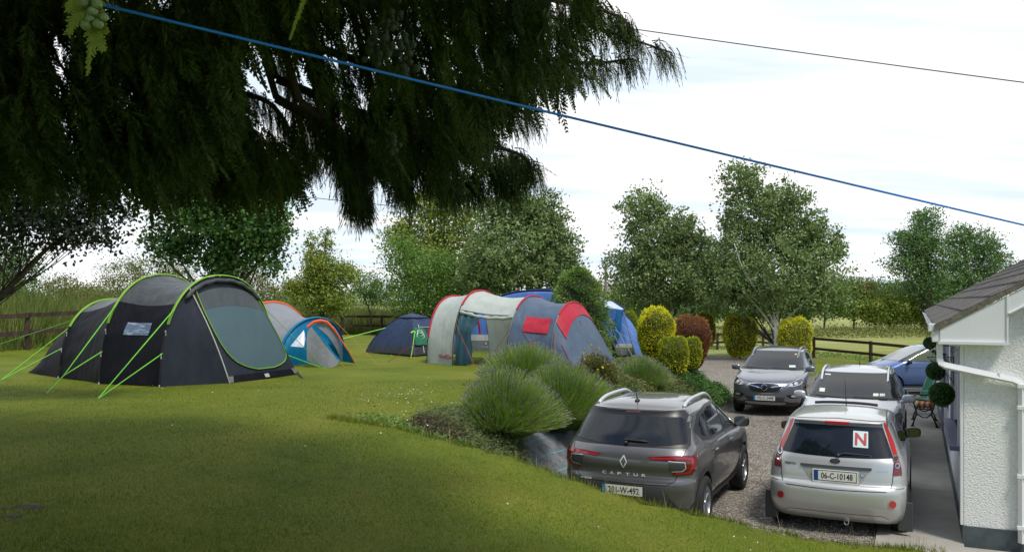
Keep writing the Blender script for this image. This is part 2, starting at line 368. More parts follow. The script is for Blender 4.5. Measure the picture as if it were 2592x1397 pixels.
# longer ragged grass along the lawn's edge above the cars
n = 9000; t_ = rng.uniform(-7.2, .3, n); se = np.interp(t_, [-8, -3, -2, -.9, 0, 1], [9.2, 9.2, 9.25, 9.9, 10.9, 11.2])
s_ = se+rng.normal(.16, .10, n); x = s_*U[0]+t_*R_[0]; y = s_*U[1]+t_*R_[1]
k = rng.random(n) < vnoise(x*3, y*3)*1.4; x, y = x[k], y[k]
blades('edge_grass', x, y, .07, .0045, M['blade'], rng, .8, label='ragged longer grass along the lawn edge above the cars')
# weeds: pale stalks
M['stalk'] = leafmat('stalk', [(.30, .25, .11), (.38, .33, .15), (.16, .19, .05)], .7, .2)
n = 420; t_ = rng.uniform(-7.4, .2, n); se = np.interp(t_, [-8, -3, -2, -.9, 0, 1], [9.2, 9.2, 9.25, 9.9, 10.9, 11.2])
s_ = se+rng.normal(.2, .12, n); x = s_*U[0]+t_*R_[0]; y = s_*U[1]+t_*R_[1]
blades('weed_stalks', x, y, .22, .0035, M['stalk'], rng, .35, label='thin dry stalks standing in the lawn edge')
# daisies and clover heads
M['daisy'] = leafmat('daisy', [(.75, .75, .7), (.6, .58, .5)], .7, .1)
def dots(name, x, y, r, m, rng, dz=.03, label=None):
    z = terr(x, y)+dz; n = len(x); V = []
    a = np.arange(6)*math.pi/3; rr = r*rng.uniform(.6, 1.3, n)
    c = np.stack([x[:, None]+np.cos(a)*rr[:, None], y[:, None]+np.sin(a)*rr[:, None], z[:, None]+np.sin(a+rng.uniform(0, 6, (n, 1)))*rr[:, None]*.6], -1)
    return tag(npmesh(name, c.reshape(-1, 3), 6, m), label, None, None, 'stuff')
x, y = near_pts(900, 6, 30, 1.0, rng); k = rng.random(len(x)) < vnoise(x*.8+3, y*.8)*.75; x, y = x[k], y[k]
n = 110; xa = rng.normal(-1.6, .55, n); ya = rng.normal(14.0, .7, n); x = np.r_[x, xa]; y = np.r_[y, ya]
n = 2200; xa = rng.uniform(-15, -2, n); ya = rng.uniform(24, 31, n); k = rng.random(n) < smooth01((ya-23)/6); x = np.r_[x, xa[k]]; y = np.r_[y, ya[k]]
dots('daisies', x, y, .0085, M['daisy'], rng, label='small white daisies and clover heads dotting the lawn')
# bare earth patch lower left
M['soil'] = mat('soil', (.035, .025, .015), .95, c2=(.10, .065, .04), scale=6, bump=.03, bscale=25)
def patch(name, cx, cy, rx, ry, m, dz=.006, n=28, rings=6, seed=1, kind='structure', label=None):
    rg = np.random.default_rng(seed); rows = []
    for i in range(rings+1):
        f = i/rings; row = []
        for k_ in range(n):
            a = 2*math.pi*k_/n; w = 1+.22*math.sin(3*a+seed)+.13*math.sin(7*a+2*seed)
            X = cx+rx*f*w*math.cos(a); Y = cy+ry*f*w*math.sin(a); row.append((X, Y, tz(X, Y)+dz*(1-f**4)-.002*f))
        rows.append(row)
    return tag(MB().grid(rows, closed=True).build(name, m, smooth=True), label, None, None, kind)
for i_, (px, py, rx, ry) in enumerate([(62, 1283, .17, .10), (25, 1305, .12, .07)]):
    gq = Gt(px, py); patch('bare_soil', gq.x, gq.y, rx, ry, M['soil'], seed=3+i_, label='bare brown earth patch in the lawn')

# ---------------------------------------------------------------- house
M['dash'] = mat('pebble_dash', (.68, .68, .66), .9, c2=(.84, .84, .82), scale=28, detail=8, bump=.014, bscale=48, contrast=(.3, .55))
M['plaster'] = mat('side_plaster', (.66, .67, .70), .8, c2=(.74, .75, .78), scale=3, bump=.004, bscale=50)
M['plinth'] = mat('plinth_paint', (.055, .075, .085), .6, c2=(.10, .12, .125), scale=6)
M['upvc'] = mat('white_upvc', (.80, .81, .82), .3, c2=(.74, .76, .77), scale=2)
M['surround'] = mat('lilac_surround', (.36, .36, .45), .6)
M['sill'] = mat('dark_sill', (.10, .10, .18), .5)
M['tile'] = mat('roof_tile', (.055, .05, .047), .85, c2=(.13, .12, .11), scale=9, bump=.006, bscale=60, contrast=(.3, .75))
M['verge'] = mat('verge_mortar', (.12, .105, .08), .9, c2=(.20, .18, .14), scale=14, bump=.01)
M['glass'] = mat('window_glass', (.02, .025, .03), .03, spec=.8)
M['black'] = mat('black_iron', (.012, .012, .014), .45)
H = empty('house', (*ST(11.57, .51), 0), math.atan2(U[1], U[0])-math.pi/2, 'white pebble dashed bungalow with grey tiled roof and lilac window surrounds', 'house')
# house frame: x = t-.51 (to the right), y = s-11.57 (away), z up
LEN = 16.2; WID = 8.4; EAVE = 2.52; TAN = .575
w = MB()
w.quad((0, 0, .24), (WID, 0, .24), (WID, 0, EAVE), (0, 0, EAVE)); w.add([(0, 0, EAVE), (WID, 0, EAVE), (WID/2, 0, EAVE+.2+TAN*WID/2)], [(0, 1, 2)])
w.quad((WID, 0, .24), (WID, LEN, .24), (WID, LEN, EAVE), (WID, 0, EAVE)); w.quad((0, LEN, .24), (WID, LEN, .24), (WID, LEN, EAVE), (0, LEN, EAVE))
w.build('gable_wall', M['dash'], H)
wins = [(.75, 3.3), (5.6, 7.2), (8.6, 9.6), (11.2, 13.4)]
sw = MB(); y0 = 0
for i_, (a, b_) in enumerate(wins):
    z0 = 1.1 if i_ != 2 else .24
    sw.quad((0, y0, .24), (0, a, .24), (0, a, EAVE), (0, y0, EAVE)); sw.quad((0, a, .24), (0, b_, .24), (0, b_, z0), (0, a, z0)); sw.quad((0, a, 2.3), (0, b_, 2.3), (0, b_, EAVE), (0, a, EAVE))
    sw.quad((0, a, z0), (.14, a, z0), (.14, a, 2.3), (0, a, 2.3)); sw.quad((0, b_, z0), (.14, b_, z0), (.14, b_, 2.3), (0, b_, 2.3)); sw.quad((0, a, 2.3), (.14, a, 2.3), (.14, b_, 2.3), (0, b_, 2.3)); y0 = b_
sw.quad((0, y0, .24), (0, LEN, .24), (0, LEN, EAVE), (0, y0, EAVE))
sw.build('side_wall', M['plaster'], H)
pl = MB(); pl.box((WID/2, -.006+LEN/2, .12), (WID+.03, LEN+.03, .25)); pl.build('plinth', M['plinth'], H)
for i_, (a, b_) in enumerate(wins):
    z0 = 1.1 if i_ != 2 else .26
    f = MB()
    for yy in (a+.03, b_-.03): f.box((.11, yy, (z0+2.3)/2), (.05, .06, 2.3-z0-.004))
    for zz_ in (z0+.033, 2.265): f.box((.11, (a+b_)/2, zz_), (.046, b_-a-.124, .06))
    if b_-a > 1.3: f.box((.11, (a+b_)/2, (z0+2.3)/2), (.046, .05, 2.3-z0-.13))
    fo = f.build('window' if i_ != 2 else 'door', M['upvc'], H)
    MB().quad((.115, a+.06, z0+.06), (.115, b_-.06, z0+.06), (.115, b_-.06, 2.24), (.115, a+.06, 2.24)).build('pane', M['glass'], fo)
    s2 = MB()
    for yy in (a-.075, b_+.075): s2.box((-.022, yy, (z0+2.33)/2), (.04, .15, 2.33-z0+.12))
    s2.box((-.02, (a+b_)/2, 2.375), (.036, b_-a-.004, .14)); s2.build('surround', M['surround'], fo)
    if i_ != 2: MB().box((-.06, (a+b_)/2, z0-.03), (.15, b_-a+.34, .06), bev=.006).build('sill', M['sill'], fo)
MB().box((-.02, .10, 1.37), (.035, .19, 2.24)).build('corner_pilaster', M['upvc'], H)
# roof: courses of tiles on both pitches
def roofz(x): return EAVE+.11+TAN*(x+.32) if x < WID/2 else EAVE+.11+TAN*(WID/2+.32)-TAN*(x-WID/2)
rf = MB(); ov = -.32; y_a, y_b = -.17, LEN+.17; step = .30; nrow = 16
rngr = random.Random(4)
for k_ in range(nrow):
    x0 = ov+k_*step; x1 = x0+step+.05
    if x0 > WID/2: break
    x1 = min(x1, WID/2)
    yy = y_a; off = .165 if k_ % 2 else 0; ys_ = [y_a]+[y_a+off+.33*j for j in range(1, 52) if y_a+off+.33*j < y_b-.05]+[y_b]
    for a, b_ in zip(ys_[:-1], ys_[1:]):
        j = rngr.uniform(-.003, .003); zt0 = roofz(x0)+.035+j; zt1 = roofz(x1)+.008+j; g_ = .003
        rf.add([(x0, a+g_, roofz(x0)), (x0, b_-g_, roofz(x0)), (x1, b_-g_, zt1-.02), (x1, a+g_, zt1-.02), (x0, a+g_, zt0), (x0, b_-g_, zt0), (x1, b_-g_, zt1), (x1, a+g_, zt1)],
               [(4, 5, 6, 7), (0, 1, 5, 4), (0, 4, 7, 3), (1, 2, 6, 5)])
rf.quad((ov, y_a, roofz(ov)-.004), (ov, y_b, roofz(ov)-.004), (WID/2, y_b, roofz(WID/2)-.004), (WID/2, y_a, roofz(WID/2)-.004))
rf.quad((WID/2, y_a, roofz(WID/2)), (WID/2, y_b, roofz(WID/2)), (WID+.32, y_b, roofz(ov)), (WID+.32, y_a, roofz(ov)))
rf.box((WID/2, LEN/2, roofz(WID/2)+.05), (.22, LEN+.4, .12), bev=.04)
rf.build('roof', M['tile'], H)
vg = MB()
for sgn in (1,):
    a = Vector((ov, y_a-.003, roofz(ov)-.055)); b_ = Vector((WID/2, y_a-.003, roofz(WID/2)-.055)); up = Vector((0, 0, .075))
    vg.add([a, b_, b_+up, a+up, a+Vector((0, .1, 0)), b_+Vector((0, .1, 0)), b_+up+Vector((0, .1, 0)), a+up+Vector((0, .1, 0))], [(0, 1, 2, 3), (7, 6, 5, 4), (0, 4, 5, 1), (0, 3, 7, 4)])
vg.build('verge', M['verge'], H)
bb = MB(); yb = y_a+.01
# boxed eaves end, then the barge board up the slope
x1 = .44
prof = [(ov+.06, EAVE-.06), (x1, EAVE-.06), (x1, roofz(x1)-.06), (ov+.06, roofz(ov+.06)-.06)]
bb.add([(x, yb, z) for x, z in prof]+[(x, yb+.16, z) for x, z in prof], [(0, 1, 2, 3), (0, 4, 5, 1), (1, 5, 6, 2), (4, 0, 3, 7)])
bb.box(((ov+.06+x1)/2, yb-.012, EAVE-.075), (x1-ov-.02, .03, .035))
bb.box((x1+.0, yb-.006, (EAVE+roofz(x1))/2-.06), (.02, .016, roofz(x1)-EAVE-.01))
h_ = .19
a = Vector((x1+.012, yb, roofz(x1+.012)-.06)); b_ = Vector((WID/2, yb, roofz(WID/2)-.06))
dn = Vector((0, 0, -h_*1.15))
bb.add([a+dn, b_+dn, b_, a, a+dn+Vector((0, .02, 0)), b_+dn+Vector((0, .02, 0)), b_+Vector((0, .02, 0)), a+Vector((0, .02, 0))], [(0, 1, 2, 3), (7, 6, 5, 4), (0, 4, 5, 1)])
lo = Vector((0, -.014, -h_*1.15)); bb.tube([a+lo, b_+lo], .016, 6)
bb.quad((-.3, y_a+.17, EAVE-.06), (0, y_a+.17, EAVE-.06), (0, LEN+.1, EAVE-.06), (-.3, LEN+.1, EAVE-.06))
bb.quad((-.26, y_a+.17, EAVE-.06), (-.26, LEN+.1, EAVE-.06), (-.26, LEN+.1, EAVE+.1), (-.26, y_a+.17, EAVE+.1))
bb.build('barge_board', M['upvc'], H)
gt = MB(); gx = -.325; rows = []
for yy in (y_a+.03, LEN+.12):
    rows.append([(gx+.062*math.cos(a_), yy, EAVE+.12+.062*math.sin(a_)) for a_ in np.linspace(math.pi, 2*math.pi, 9)])
    rows.append([(gx+.055*math.cos(a_), yy, EAVE+.12+.055*math.sin(a_)) for a_ in np.linspace(2*math.pi, math.pi, 9)])
gt.grid([rows[0], rows[2]]); gt.grid([rows[1], rows[3]]); gt.ribbon(rows[0], rows[1][::-1])
gt.box((gx, y_a+.035, EAVE+.10), (.13, .02, .10), bev=.01)
gt.build('gutter', M['upvc'], H)
def sqpipe(pts, w_=.068, name='downpipe'):
    b = MB(); b.tube(pts, w_*.74, 4); return b
dp = MB(); r = .047
dp.box((gx+.05, y_a+.09, EAVE+.0), (.15, .13, .15), bev=.012)
dp.tube([(gx+.06, y_a+.09, EAVE-.07), (gx+.06, y_a+.09, 2.25), (gx+.075, y_a+.075, 2.19), (gx+.12, y_a+.065, 2.165), (.50, -.07, 2.02), (.56, -.065, 1.99), (.60, -.06, 1.93), (.60, -.06, .12)], r, 4)
for zc in (1.95, 1.7, .9, .3): dp.box((.60, -.058, zc), (.115, .10, .05), bev=.006)
dp.box((.36, -.075, 2.062), (.025, .075, .088), rz=0, bev=.004)
dp.build('downpipe', M['upvc'], H)
MB().box((.10, -.03, 2.43), (.50, .12, .055), bev=.006).build('gable_lamp_housing', M['upvc'], H)

# iron bird bracket on the side wall (s ~ 12.6)
def wall(t, s, z): x, y = ST(s, t); return Vector((x, y, z))
def bracket(s, zt, bird, label):
    b = MB()
    b.tube([wall(.49, s, zt-.42), wall(.49, s, zt+.02)], .007, 5); b.tube([wall(.49, s, zt), wall(.13, s, zt)], .006, 5)
    def spiral(tc, zc, r0, turns, a0, sg=1):
        b.tube([wall(tc+sg*r0*(1-.75*i/26)*math.cos(a0+turns*6.28*i/26), s, zc+r0*(1-.75*i/26)*math.sin(a0+turns*6.28*i/26)) for i in range(27)], .004, 4)
    spiral(.42, zt-.06, .045, 1.2, 0); spiral(.36, zt-.16, .05, 1.2, 2); spiral(.44, zt-.30, .045, 1.2, 1); spiral(.23, zt-.05, .04, 1.1, 3)
    b.tube([wall(.49, s, zt-.38), wall(.40, s, zt-.24), wall(.28, s, zt-.12), wall(.14, s, zt-.01)], .005, 4)
    if bird:
        b.ball(wall(.27, s, zt+.055), (.035, .05, .038), 10, 6); b.ball(wall(.215, s, zt+.085), (.024, .024, .024), 8, 6)
        b.tube([wall(.195, s, zt+.085), wall(.165, s, zt+.08)], [.008, .001], 5)
        for k_ in (-1, 1): b.tube([wall(.31, s, zt+.05), wall(.40, s, zt+.035+.012*k_)], [.022, .004], 5)
        b.tube([wall(.28, s, zt+.06), wall(.33, s+.03, zt+.10)], [.02, .003], 5)
    o = b.build('hanging_bracket', M['black']); return tag(o, label, 'bracket', 'iron brackets on the house wall')
M['box'] = leafmat('box_ball_leaf', [(.025, .08, .012), (.06, .16, .022), (.10, .23, .035)], .4, .15, .5)
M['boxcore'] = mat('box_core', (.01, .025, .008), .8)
def topball(s, z, r, label, seed):
    rg = np.random.default_rng(seed); x, y = ST(s, .33)
    c = Vector((x, y, z)); root = empty('topiary_ball', c, 0, label, 'topiary ball', 'ball topiaries hanging along the house wall')
    n = 3000; d = unit(rg.normal(size=(n, 3))); V = leaves(d*(r*rg.uniform(.93, 1.02, (n, 1))), .028, rg, .6, dirs=d, dj=.7)
    k = MB().ball((0, 0, 0), r*.93, 20, 12); k.build('foliage_core', M['boxcore'], root, True)
    npmesh('foliage', V, 4, M['box'], root)
    ch = MB()
    for a in range(3): ch.tube([(r*.75*math.cos(a*2.09), r*.75*math.sin(a*2.09), r*.6), (0, 0, r+.32)], .0035, 4)
    ch.build('hanging_chain', M['black'], root)
for s, z, lb, bird, bl in [(14.2, 1.55, 'nearest and lowest green hanging topiary ball beside the house wall', True, 'curly black iron bracket with a bird nearest the house corner'),
                 (18.8, 1.55, 'middle hanging topiary ball above the green chair', False, 'plain iron bracket holding the middle topiary ball'),
                 (27.2, 1.72, 'farthest hanging topiary ball with browned side against the field', False, 'plain iron bracket at the far end of the house')]:
    topball(s, z, .175, lb, int(s)); bracket(s if not bird else 14.2, z+.5 if not bird else 2.1, bird, bl)
bracket(12.35, 2.36, True, 'black iron bird bracket right at the house corner')
# ---------------------------------------------------------------- cars
M['tyre'] = mat('tyre', (.012, .012, .013), .8, bump=.002, bscale=60)
M['rim'] = mat('alloy', (.42, .43, .45), .28, metal=.9)
M['blackpl'] = mat('black_trim', (.014, .014, .016), .38)
M['greypl'] = mat('grey_plastic', (.05, .052, .055), .6)
M['carglass'] = mat('car_glass', (.006, .009, .014), .03, spec=.6); M['carglass'].node_tree.nodes['Principled BSDF'].inputs['IOR'].default_value = 1.5; M['carglass'].node_tree.nodes['Principled BSDF'].inputs['Coat IOR'].default_value = 1.5
M['chrome'] = mat('chrome', (.75, .76, .78), .12, metal=1)
M['badge'] = mat('bright_badge', (.62, .63, .65), .3, metal=.2)
M['mirglass'] = mat('mirror_glass', (.16, .17, .18), .06, metal=.8)
M['lampred'] = mat('red_lamp', (.45, .012, .012), .12, coat=1)
M['lampdark'] = mat('dark_red_lamp', (.14, .005, .012), .1, coat=1)
M['lampclear'] = mat('clear_lamp', (.62, .64, .66), .08, metal=.35, coat=1)
M['lampgrey'] = mat('smoked_lamp', (.05, .05, .055), .12, coat=.6)
M['platew'] = mat('plate_white', (.72, .72, .66), .35)
M['plateb'] = mat('plate_blue', (.01, .06, .30), .4)
M['platec'] = mat('plate_light_blue', (.02, .22, .50), .4)
M['ink'] = mat('ink', (.01, .01, .012), .4)
M['stick'] = mat('sticker', (.55, .68, .66), .5)
M['redink'] = mat('faded_red', (.42, .035, .05), .5)
M['well'] = mat('wheel_well', (.006, .006, .007), .95)
def paint(name, c, metal=.55, rough=.32): return mat(name, c, rough, metal=metal, coat=1, c2=tuple(min(1, q*1.06) for q in c), scale=300)
def catmull(ctrl, k):
    c = np.array(ctrl, float); c = np.vstack([2*c[0]-c[1], c, 2*c[-1]-c[-2]]); out = []
    for i in range(1, len(c)-2):
        p0, p1, p2, p3 = c[i-1:i+3]
        for j in range(k):
            t = j/k; out.append(.5*((2*p1)+(-p0+p2)*t+(2*p0-5*p1+4*p2-p3)*t*t+(-p0+3*p1-3*p2+p3)*t**3))
    out.append(c[-2]); return np.array(out)
class Car:
    """x right, y forward, z up, origin on the ground below the middle"""
    def __init__(s, label, lv, pm, wheels, wr, wt, crown=.05, k=5, nq=25, ns=30):
        s.root = empty('parked_car', (0, 0, 0), 0, label, 'car', 'cars parked on the gravel drive')
        s.pm = pm; s.wheels = wheels; s.wr = wr; s.wt = wt
        L = catmull(lv, k); rows = []; qs = np.linspace(-1, 1, nq); vs_ = np.linspace(0, 1, ns+2)[1:-1]
        for (z, yr, yf, w, br, bf, tr, tf) in L:
            yc = (yr+yf)/2; hl = (yf-yr)/2
            er = lambda q: yr+br*q*q+min(.12, br+.05)*abs(q)**9; ef = lambda q: yf-bf*q*q-min(.12, bf+.05)*abs(q)**9
            ring = []
            X0 = w*(1-.04)
            for q in qs: ring.append((X0*q, er(q)))
            for v in vs_:
                y = er(1)+(ef(1)-er(1))*v; ring.append((X0+(w-X0)*(1-abs(2*v-1)**4), y))
            for q in qs[::-1]: ring.append((X0*q, ef(q)))
            for v in vs_[::-1]:
                y = er(1)+(ef(1)-er(1))*v; ring.append((-X0-(w-X0)*(1-abs(2*v-1)**4), y))
            row = []
            for x, y in ring:
                dz = -tr*min(1, max(0, (yc-y)/hl))**2-tf*min(1, max(0, (y-yc)/hl))**2
                row.append(Vector((x, y, z+dz)))
            rows.append(row)
        b = MB(); b.grid(rows, closed=True)
        for (row, cr, flip) in ((rows[-1], crown, 0), (rows[0], 0, 1)):
            rear = row[:nq]; front = row[nq+ns:nq+ns+nq][::-1]; side_r = row[nq:nq+ns]; side_l = row[nq+ns+nq:][::-1]
            g = []
            for j in range(ns+2):
                v = j/(ns+1); r = []
                for i in range(nq):
                    a = rear[i].lerp(front[i], v); q = abs(qs[i])
                    sd_ = None
                    if i in (0, nq-1) and 0 < j <= ns: a = (side_l if i == 0 else side_r)[j-1].copy()
                    else:
                        if 0 < j <= ns:
                            ta = side_l[j-1].lerp(side_r[j-1], (qs[i]+1)/2); a = a.lerp(ta, .5) if False else Vector((ta.x, a.y, ta.z))
                    a = a.copy(); a.z += cr*(1-q**3.0)*(1-abs(2*v-1)**5); r.append(a)
                g.append(r)
            if flip: g = g[::-1]
            b.grid(g)
        me = bpy.data.meshes.new('body'); me.from_pydata(b.v, [], b.f)
        bm = bmesh.new(); bm.from_mesh(me); bmesh.ops.remove_doubles(bm, verts=bm.verts, dist=.0004); bmesh.ops.recalc_face_normals(bm, faces=bm.faces)
        s.bvh = BVHTree.FromBMesh(bm)
        bm.to_mesh(me); bm.free(); me.materials.append(pm); me.materials.append(M['well'])
        o = bpy.data.objects.new('body', me); COL.objects.link(o)
        cut = MB()
        for y in wheels:
            for sx in (-1, 1):
                T = Matrix.Translation((sx*(wt+.12), y, wr)); cut.lathe([(0, -.34), (wr+.055, -.34), (wr+.055, .4), (0, .4)], 40, T)
        cm = bpy.data.meshes.new('cut'); cm.from_pydata(cut.v, [], cut.f); bm = bmesh.new(); bm.from_mesh(cm); bmesh.ops.remove_doubles(bm, verts=bm.verts, dist=1e-4); bmesh.ops.recalc_face_normals(bm, faces=bm.faces); bm.to_mesh(cm); bm.free()
        cm.materials.append(M['well']); co = bpy.data.objects.new('cut', cm); COL.objects.link(co)
        md = o.modifiers.new('b', 'BOOLEAN'); md.operation = 'DIFFERENCE'; md.object = co; md.solver = 'EXACT'; md.material_mode = 'TRANSFER'
        dg = bpy.context.evaluated_depsgraph_get(); dg.update(); m2 = bpy.data.meshes.new_from_object(o.evaluated_get(dg)); m2.name = 'body'
        bpy.data.objects.remove(o); bpy.data.objects.remove(co)
        m2.shade_smooth()
        bm = bmesh.new(); bm.from_mesh(m2)
        for e in bm.edges:
            if len(e.link_faces) == 2 and e.calc_face_angle(0) > rad(38): e.smooth = False
        bm.to_mesh(m2); bm.free()
        s.body = bpy.data.objects.new('body', m2); COL.objects.link(s.body); s.body.parent = s.root
    DIR = {'rear': (Vector((0, 1, 0)), lambda a, b: Vector((a, -6, b))), 'front': (Vector((0, -1, 0)), lambda a, b: Vector((a, 6, b))),
           'right': (Vector((-1, 0, 0)), lambda a, b: Vector((4, a, b))), 'left': (Vector((1, 0, 0)), lambda a, b: Vector((-4, a, b))), 'top': (Vector((0, 0, -1)), lambda a, b: Vector((a, b, 5)))}
    def hit(s, side, a, b, off=.004):
        d, f = s.DIR[side]; h = s.bvh.ray_cast(f(a, b), d)
        if h[0] is None: return None
        n = h[1] if h[1].dot(d) < 0 else -h[1]
        return h[0]+n*off-d*0
    def patch(s, mb, side, poly, off=.004, mi=0, step=.04, verts=None, faces=None):
        bm = bmesh.new()
        if verts is None:
            bm.faces.new([bm.verts.new((x, z, 0)) for x, z in poly])
        else:
            vv = [bm.verts.new((x, z, 0)) for x, z in verts]
            for f in faces:
                try: bm.faces.new([vv[i] for i in f])
                except ValueError: pass
        xs_ = [v.co.x for v in bm.verts]; ys_ = [v.co.y for v in bm.verts]
        for ax, lo, hi in ((0, min(xs_), max(xs_)), (1, min(ys_), max(ys_))):
            c = lo+step
            while c < hi-.002:
                co = Vector((c, 0, 0)) if ax == 0 else Vector((0, c, 0)); no = Vector((1, 0, 0)) if ax == 0 else Vector((0, 1, 0))
                bmesh.ops.bisect_plane(bm, geom=bm.verts[:]+bm.edges[:]+bm.faces[:], plane_co=co, plane_no=no, dist=1e-5); c += step
        bmesh.ops.triangulate(bm, faces=[f for f in bm.faces if len(f.verts) > 4])
        ok = {}
        for v in bm.verts:
            h = s.hit(side, v.co.x, v.co.y, off); ok[v] = h
        bm.verts.index_update(); V = [ok[v] if ok[v] is not None else Vector((0, 0, 0)) for v in bm.verts]
        Fc = [[v.index for v in f.verts] for f in bm.faces if all(ok[v] is not None for v in f.verts) and max((ok[a]-ok[b]).length for a in f.verts for b in f.verts) < .5]
        bm.free(); mb.add(V, Fc, mi); return mb
    def part(s, name, side, polys, m, off=.004, parent=None, step=.04, label=None, mirror=False):
        mb = MB()
        for p in polys:
            s.patch(mb, side, p, off, 0, step)
            if mirror: s.patch(mb, side, [(-a, b) for a, b in p], off, 0, step)
        o = mb.build(name, m, parent or s.root, True)
        if label: o['label'] = label
        return o
    def line(s, mb, side, pts, w=.007, off=.0015, closed=False, mi=0, step=.04):
        if closed: pts = list(pts)+[pts[0]]
        A = []; B = []
        P2 = []
        for (a, b), (c, d) in zip(pts[:-1], pts[1:]):
            n = max(1, int(math.hypot(c-a, d-b)/step)); P2 += [(a+(c-a)*i/n, b+(d-b)*i/n) for i in range(n)]
        P2.append(pts[-1])
        for i, p in enumerate(P2):
            q = P2[min(i+1, len(P2)-1)]; r = P2[max(i-1, 0)]; dx, dy = q[0]-r[0], q[1]-r[1]; l = math.hypot(dx, dy) or 1
            nx_, ny_ = -dy/l*w/2, dx/l*w/2; ha = s.hit(side, p[0]+nx_, p[1]+ny_, off); hb = s.hit(side, p[0]-nx_, p[1]-ny_, off)
            if ha is None or hb is None or (ha-hb).length > .12: 
                if len(A) > 1: mb.ribbon(A, B, mi)
                A, B = [], []; continue
            if A and (A[-1]-ha).length > .35:
                if len(A) > 1: mb.ribbon(A, B, mi)
                A, B = [], []
            A.append(ha); B.append(hb)
        if len(A) > 1: mb.ribbon(A, B, mi)
        return mb
    def text(s, mb, side, txt, cx, cz, h, w, off=.006, mi=0, flip=False, rot=0, bold=0):
        vs, fs = text_geo(txt, h, w, bold)
        sg = -1 if flip else 1; s.patch(mb, side, None, off, mi, .06, verts=[(cx+sg*x, cz+y) for x, y in vs], faces=fs)
    def add_wheels(s, spokes=5, turn=0, twin=True):
        R = s.wr
        for y in s.wheels:
            for sx in (-1, 1):
                w = empty('wheel', (sx*s.wt, y, R), turn if y > 0 else 0); w.parent = s.root
                T = Matrix.Identity(4) if sx > 0 else Matrix.Rotation(math.pi, 4, 'Z')
                t = MB(); hw = .105
                t.lathe([(R*.63, -hw), (R*.80, -hw-.008), (R*.95, -hw+.004), (R, -hw+.03), (R, -.01), (R*.985, 0), (R, .01), (R, hw-.03), (R*.95, hw-.004), (R*.80, hw+.008), (R*.66, hw-.002), (R*.63, hw-.015), (R*.63, -hw)], 40, T)
                t.build('tyre', M['tyre'], w, True)
                r = MB(); rr = R*.64
                r.lathe([(rr, hw-.012), (rr*.96, hw-.002), (rr*.93, hw-.012), (rr*.90, hw-.06), (rr*.88, -.05)], 40, T)
                r.lathe([(rr*.2, hw-.03), (rr*.19, hw-.016), (.001, hw-.012)], 20, T)
                for k in range(spokes):
                    a0 = 2*math.pi*k/spokes+.3
                    for da in ((-.13, .13) if twin else (0,)):
                        pr = [];
                        for rad_, xx, hwid in ((rr*.14, hw-.03, .022), (rr*.55, hw-.022, .017), (rr*.93, hw-.02, .02)):
                            a = a0+da*(rad_/rr)*1.1; c, s_ = math.cos(a), math.sin(a)
                            pr.append([T @ Vector((xx+e, rad_*c-q*hwid*s_, rad_*s_+q*hwid*c)) for q, e in ((-1.3, -.025), (-1, 0), (1, 0), (1.3, -.025))])
                        r.grid(pr)
                r.build('rim', M['rim'], w, True)
                d = MB(); d.lathe([(rr*.9, hw-.075), (.001, hw-.075)], 24, T); d.build('brake_disc', M['well'], w)
    def mirror_(s, x, y, z, m, w=.2, h=.14, d=.10, rear=False):
        for sx in (-1, 1):
            b = MB(); c = Vector((sx*(x+w/2), y, z)); rows = []
            for i in range(9):
                a = math.pi*i/8; f = max(.02, math.sin(a))**.45; rows.append([c+Vector((-sx*math.cos(a)*w/2*1.02, d*.5*f*math.copysign(abs(math.sin(t))**.8, math.sin(t)), h/2*f*math.copysign(abs(math.cos(t))**.7, math.cos(t))-.0)) for t in np.linspace(0, 2*math.pi, 17)[:-1]])
            b.grid(rows, closed=True); b.tube([c+Vector((-sx*w*.3, 0, -h*.3)), Vector((sx*(x-.05), y+.01, z-h*.55))], [.03, .035], 8)
            o = b.build('side_mirror', m, s.root, True)
            g = MB(); yy = y-d*.5-.001; pts = [(c.x+w*.42*math.copysign(abs(math.cos(t))**.6, math.cos(t)), yy, c.z+h*.40*math.copysign(abs(math.sin(t))**.6, math.sin(t))) for t in np.linspace(0, 2*math.pi, 25)[:-1]]
            g.add(pts, [tuple(range(24))]); g.build('mirror_glass', M['mirglass'], o)
    def plate(s, side, cx, cz, txt, w=.52, h=.11, off=.02, blue='plateb', frame=False):
        d = -1 if side == 'rear' else 1; hs = [s.hit(side, cx+a, cz, 0) for a in (-.2, 0, .2)]; y = d*max(d*p.y for p in hs if p)+d*off
        b = MB(); sg = 1 if side == 'rear' else -1
        def q(x0, x1, z0, z1, dy, mi): b.quad(*[(cx+sg*a, y+d*dy, cz+c) for a, c in ((x0, z0), (x1, z0), (x1, z1), (x0, z1))], mi=mi)
        b.box((cx, y-d*.006, cz), (w+.015, .012, h+.015), mi=2)
        if frame: b.box((cx, y-d*.008, cz-.008), (w+.05, .012, h+.05), mi=0, bev=.004)
        q(-w/2, w/2, -h/2, h/2, .002, 0); q(-w/2, -w/2+.045, -h/2, h/2, .0035, 1)
        vs, fs = text_geo(txt, h*.66, w*.76, .012); b.add([(cx+sg*(x+.02), y+d*.004, cz+z) for x, z in vs], fs, 2)
        return b.build('number_plate', [M['platew'], M[blue], M['ink']], s.root)
    def place(s, sc, tc, flip=False, rz=None, z=0, xy=None):
        x, y = ST(sc, tc) if xy is None else xy; a = math.atan2(U[1], U[0])-math.pi/2
        s.root.location = (x, y, z); s.root.rotation_euler = (0, 0, (a+(math.pi if flip else 0)) if rz is None else rz)
def ell(cx, cy, rx, ry, n=20, p=1): return [(cx+rx*math.copysign(abs(math.cos(t))**p, math.cos(t)), cy+ry*math.copysign(abs(math.sin(t))**p, math.sin(t))) for t in np.linspace(0, 2*math.pi, n+1)[:-1]]
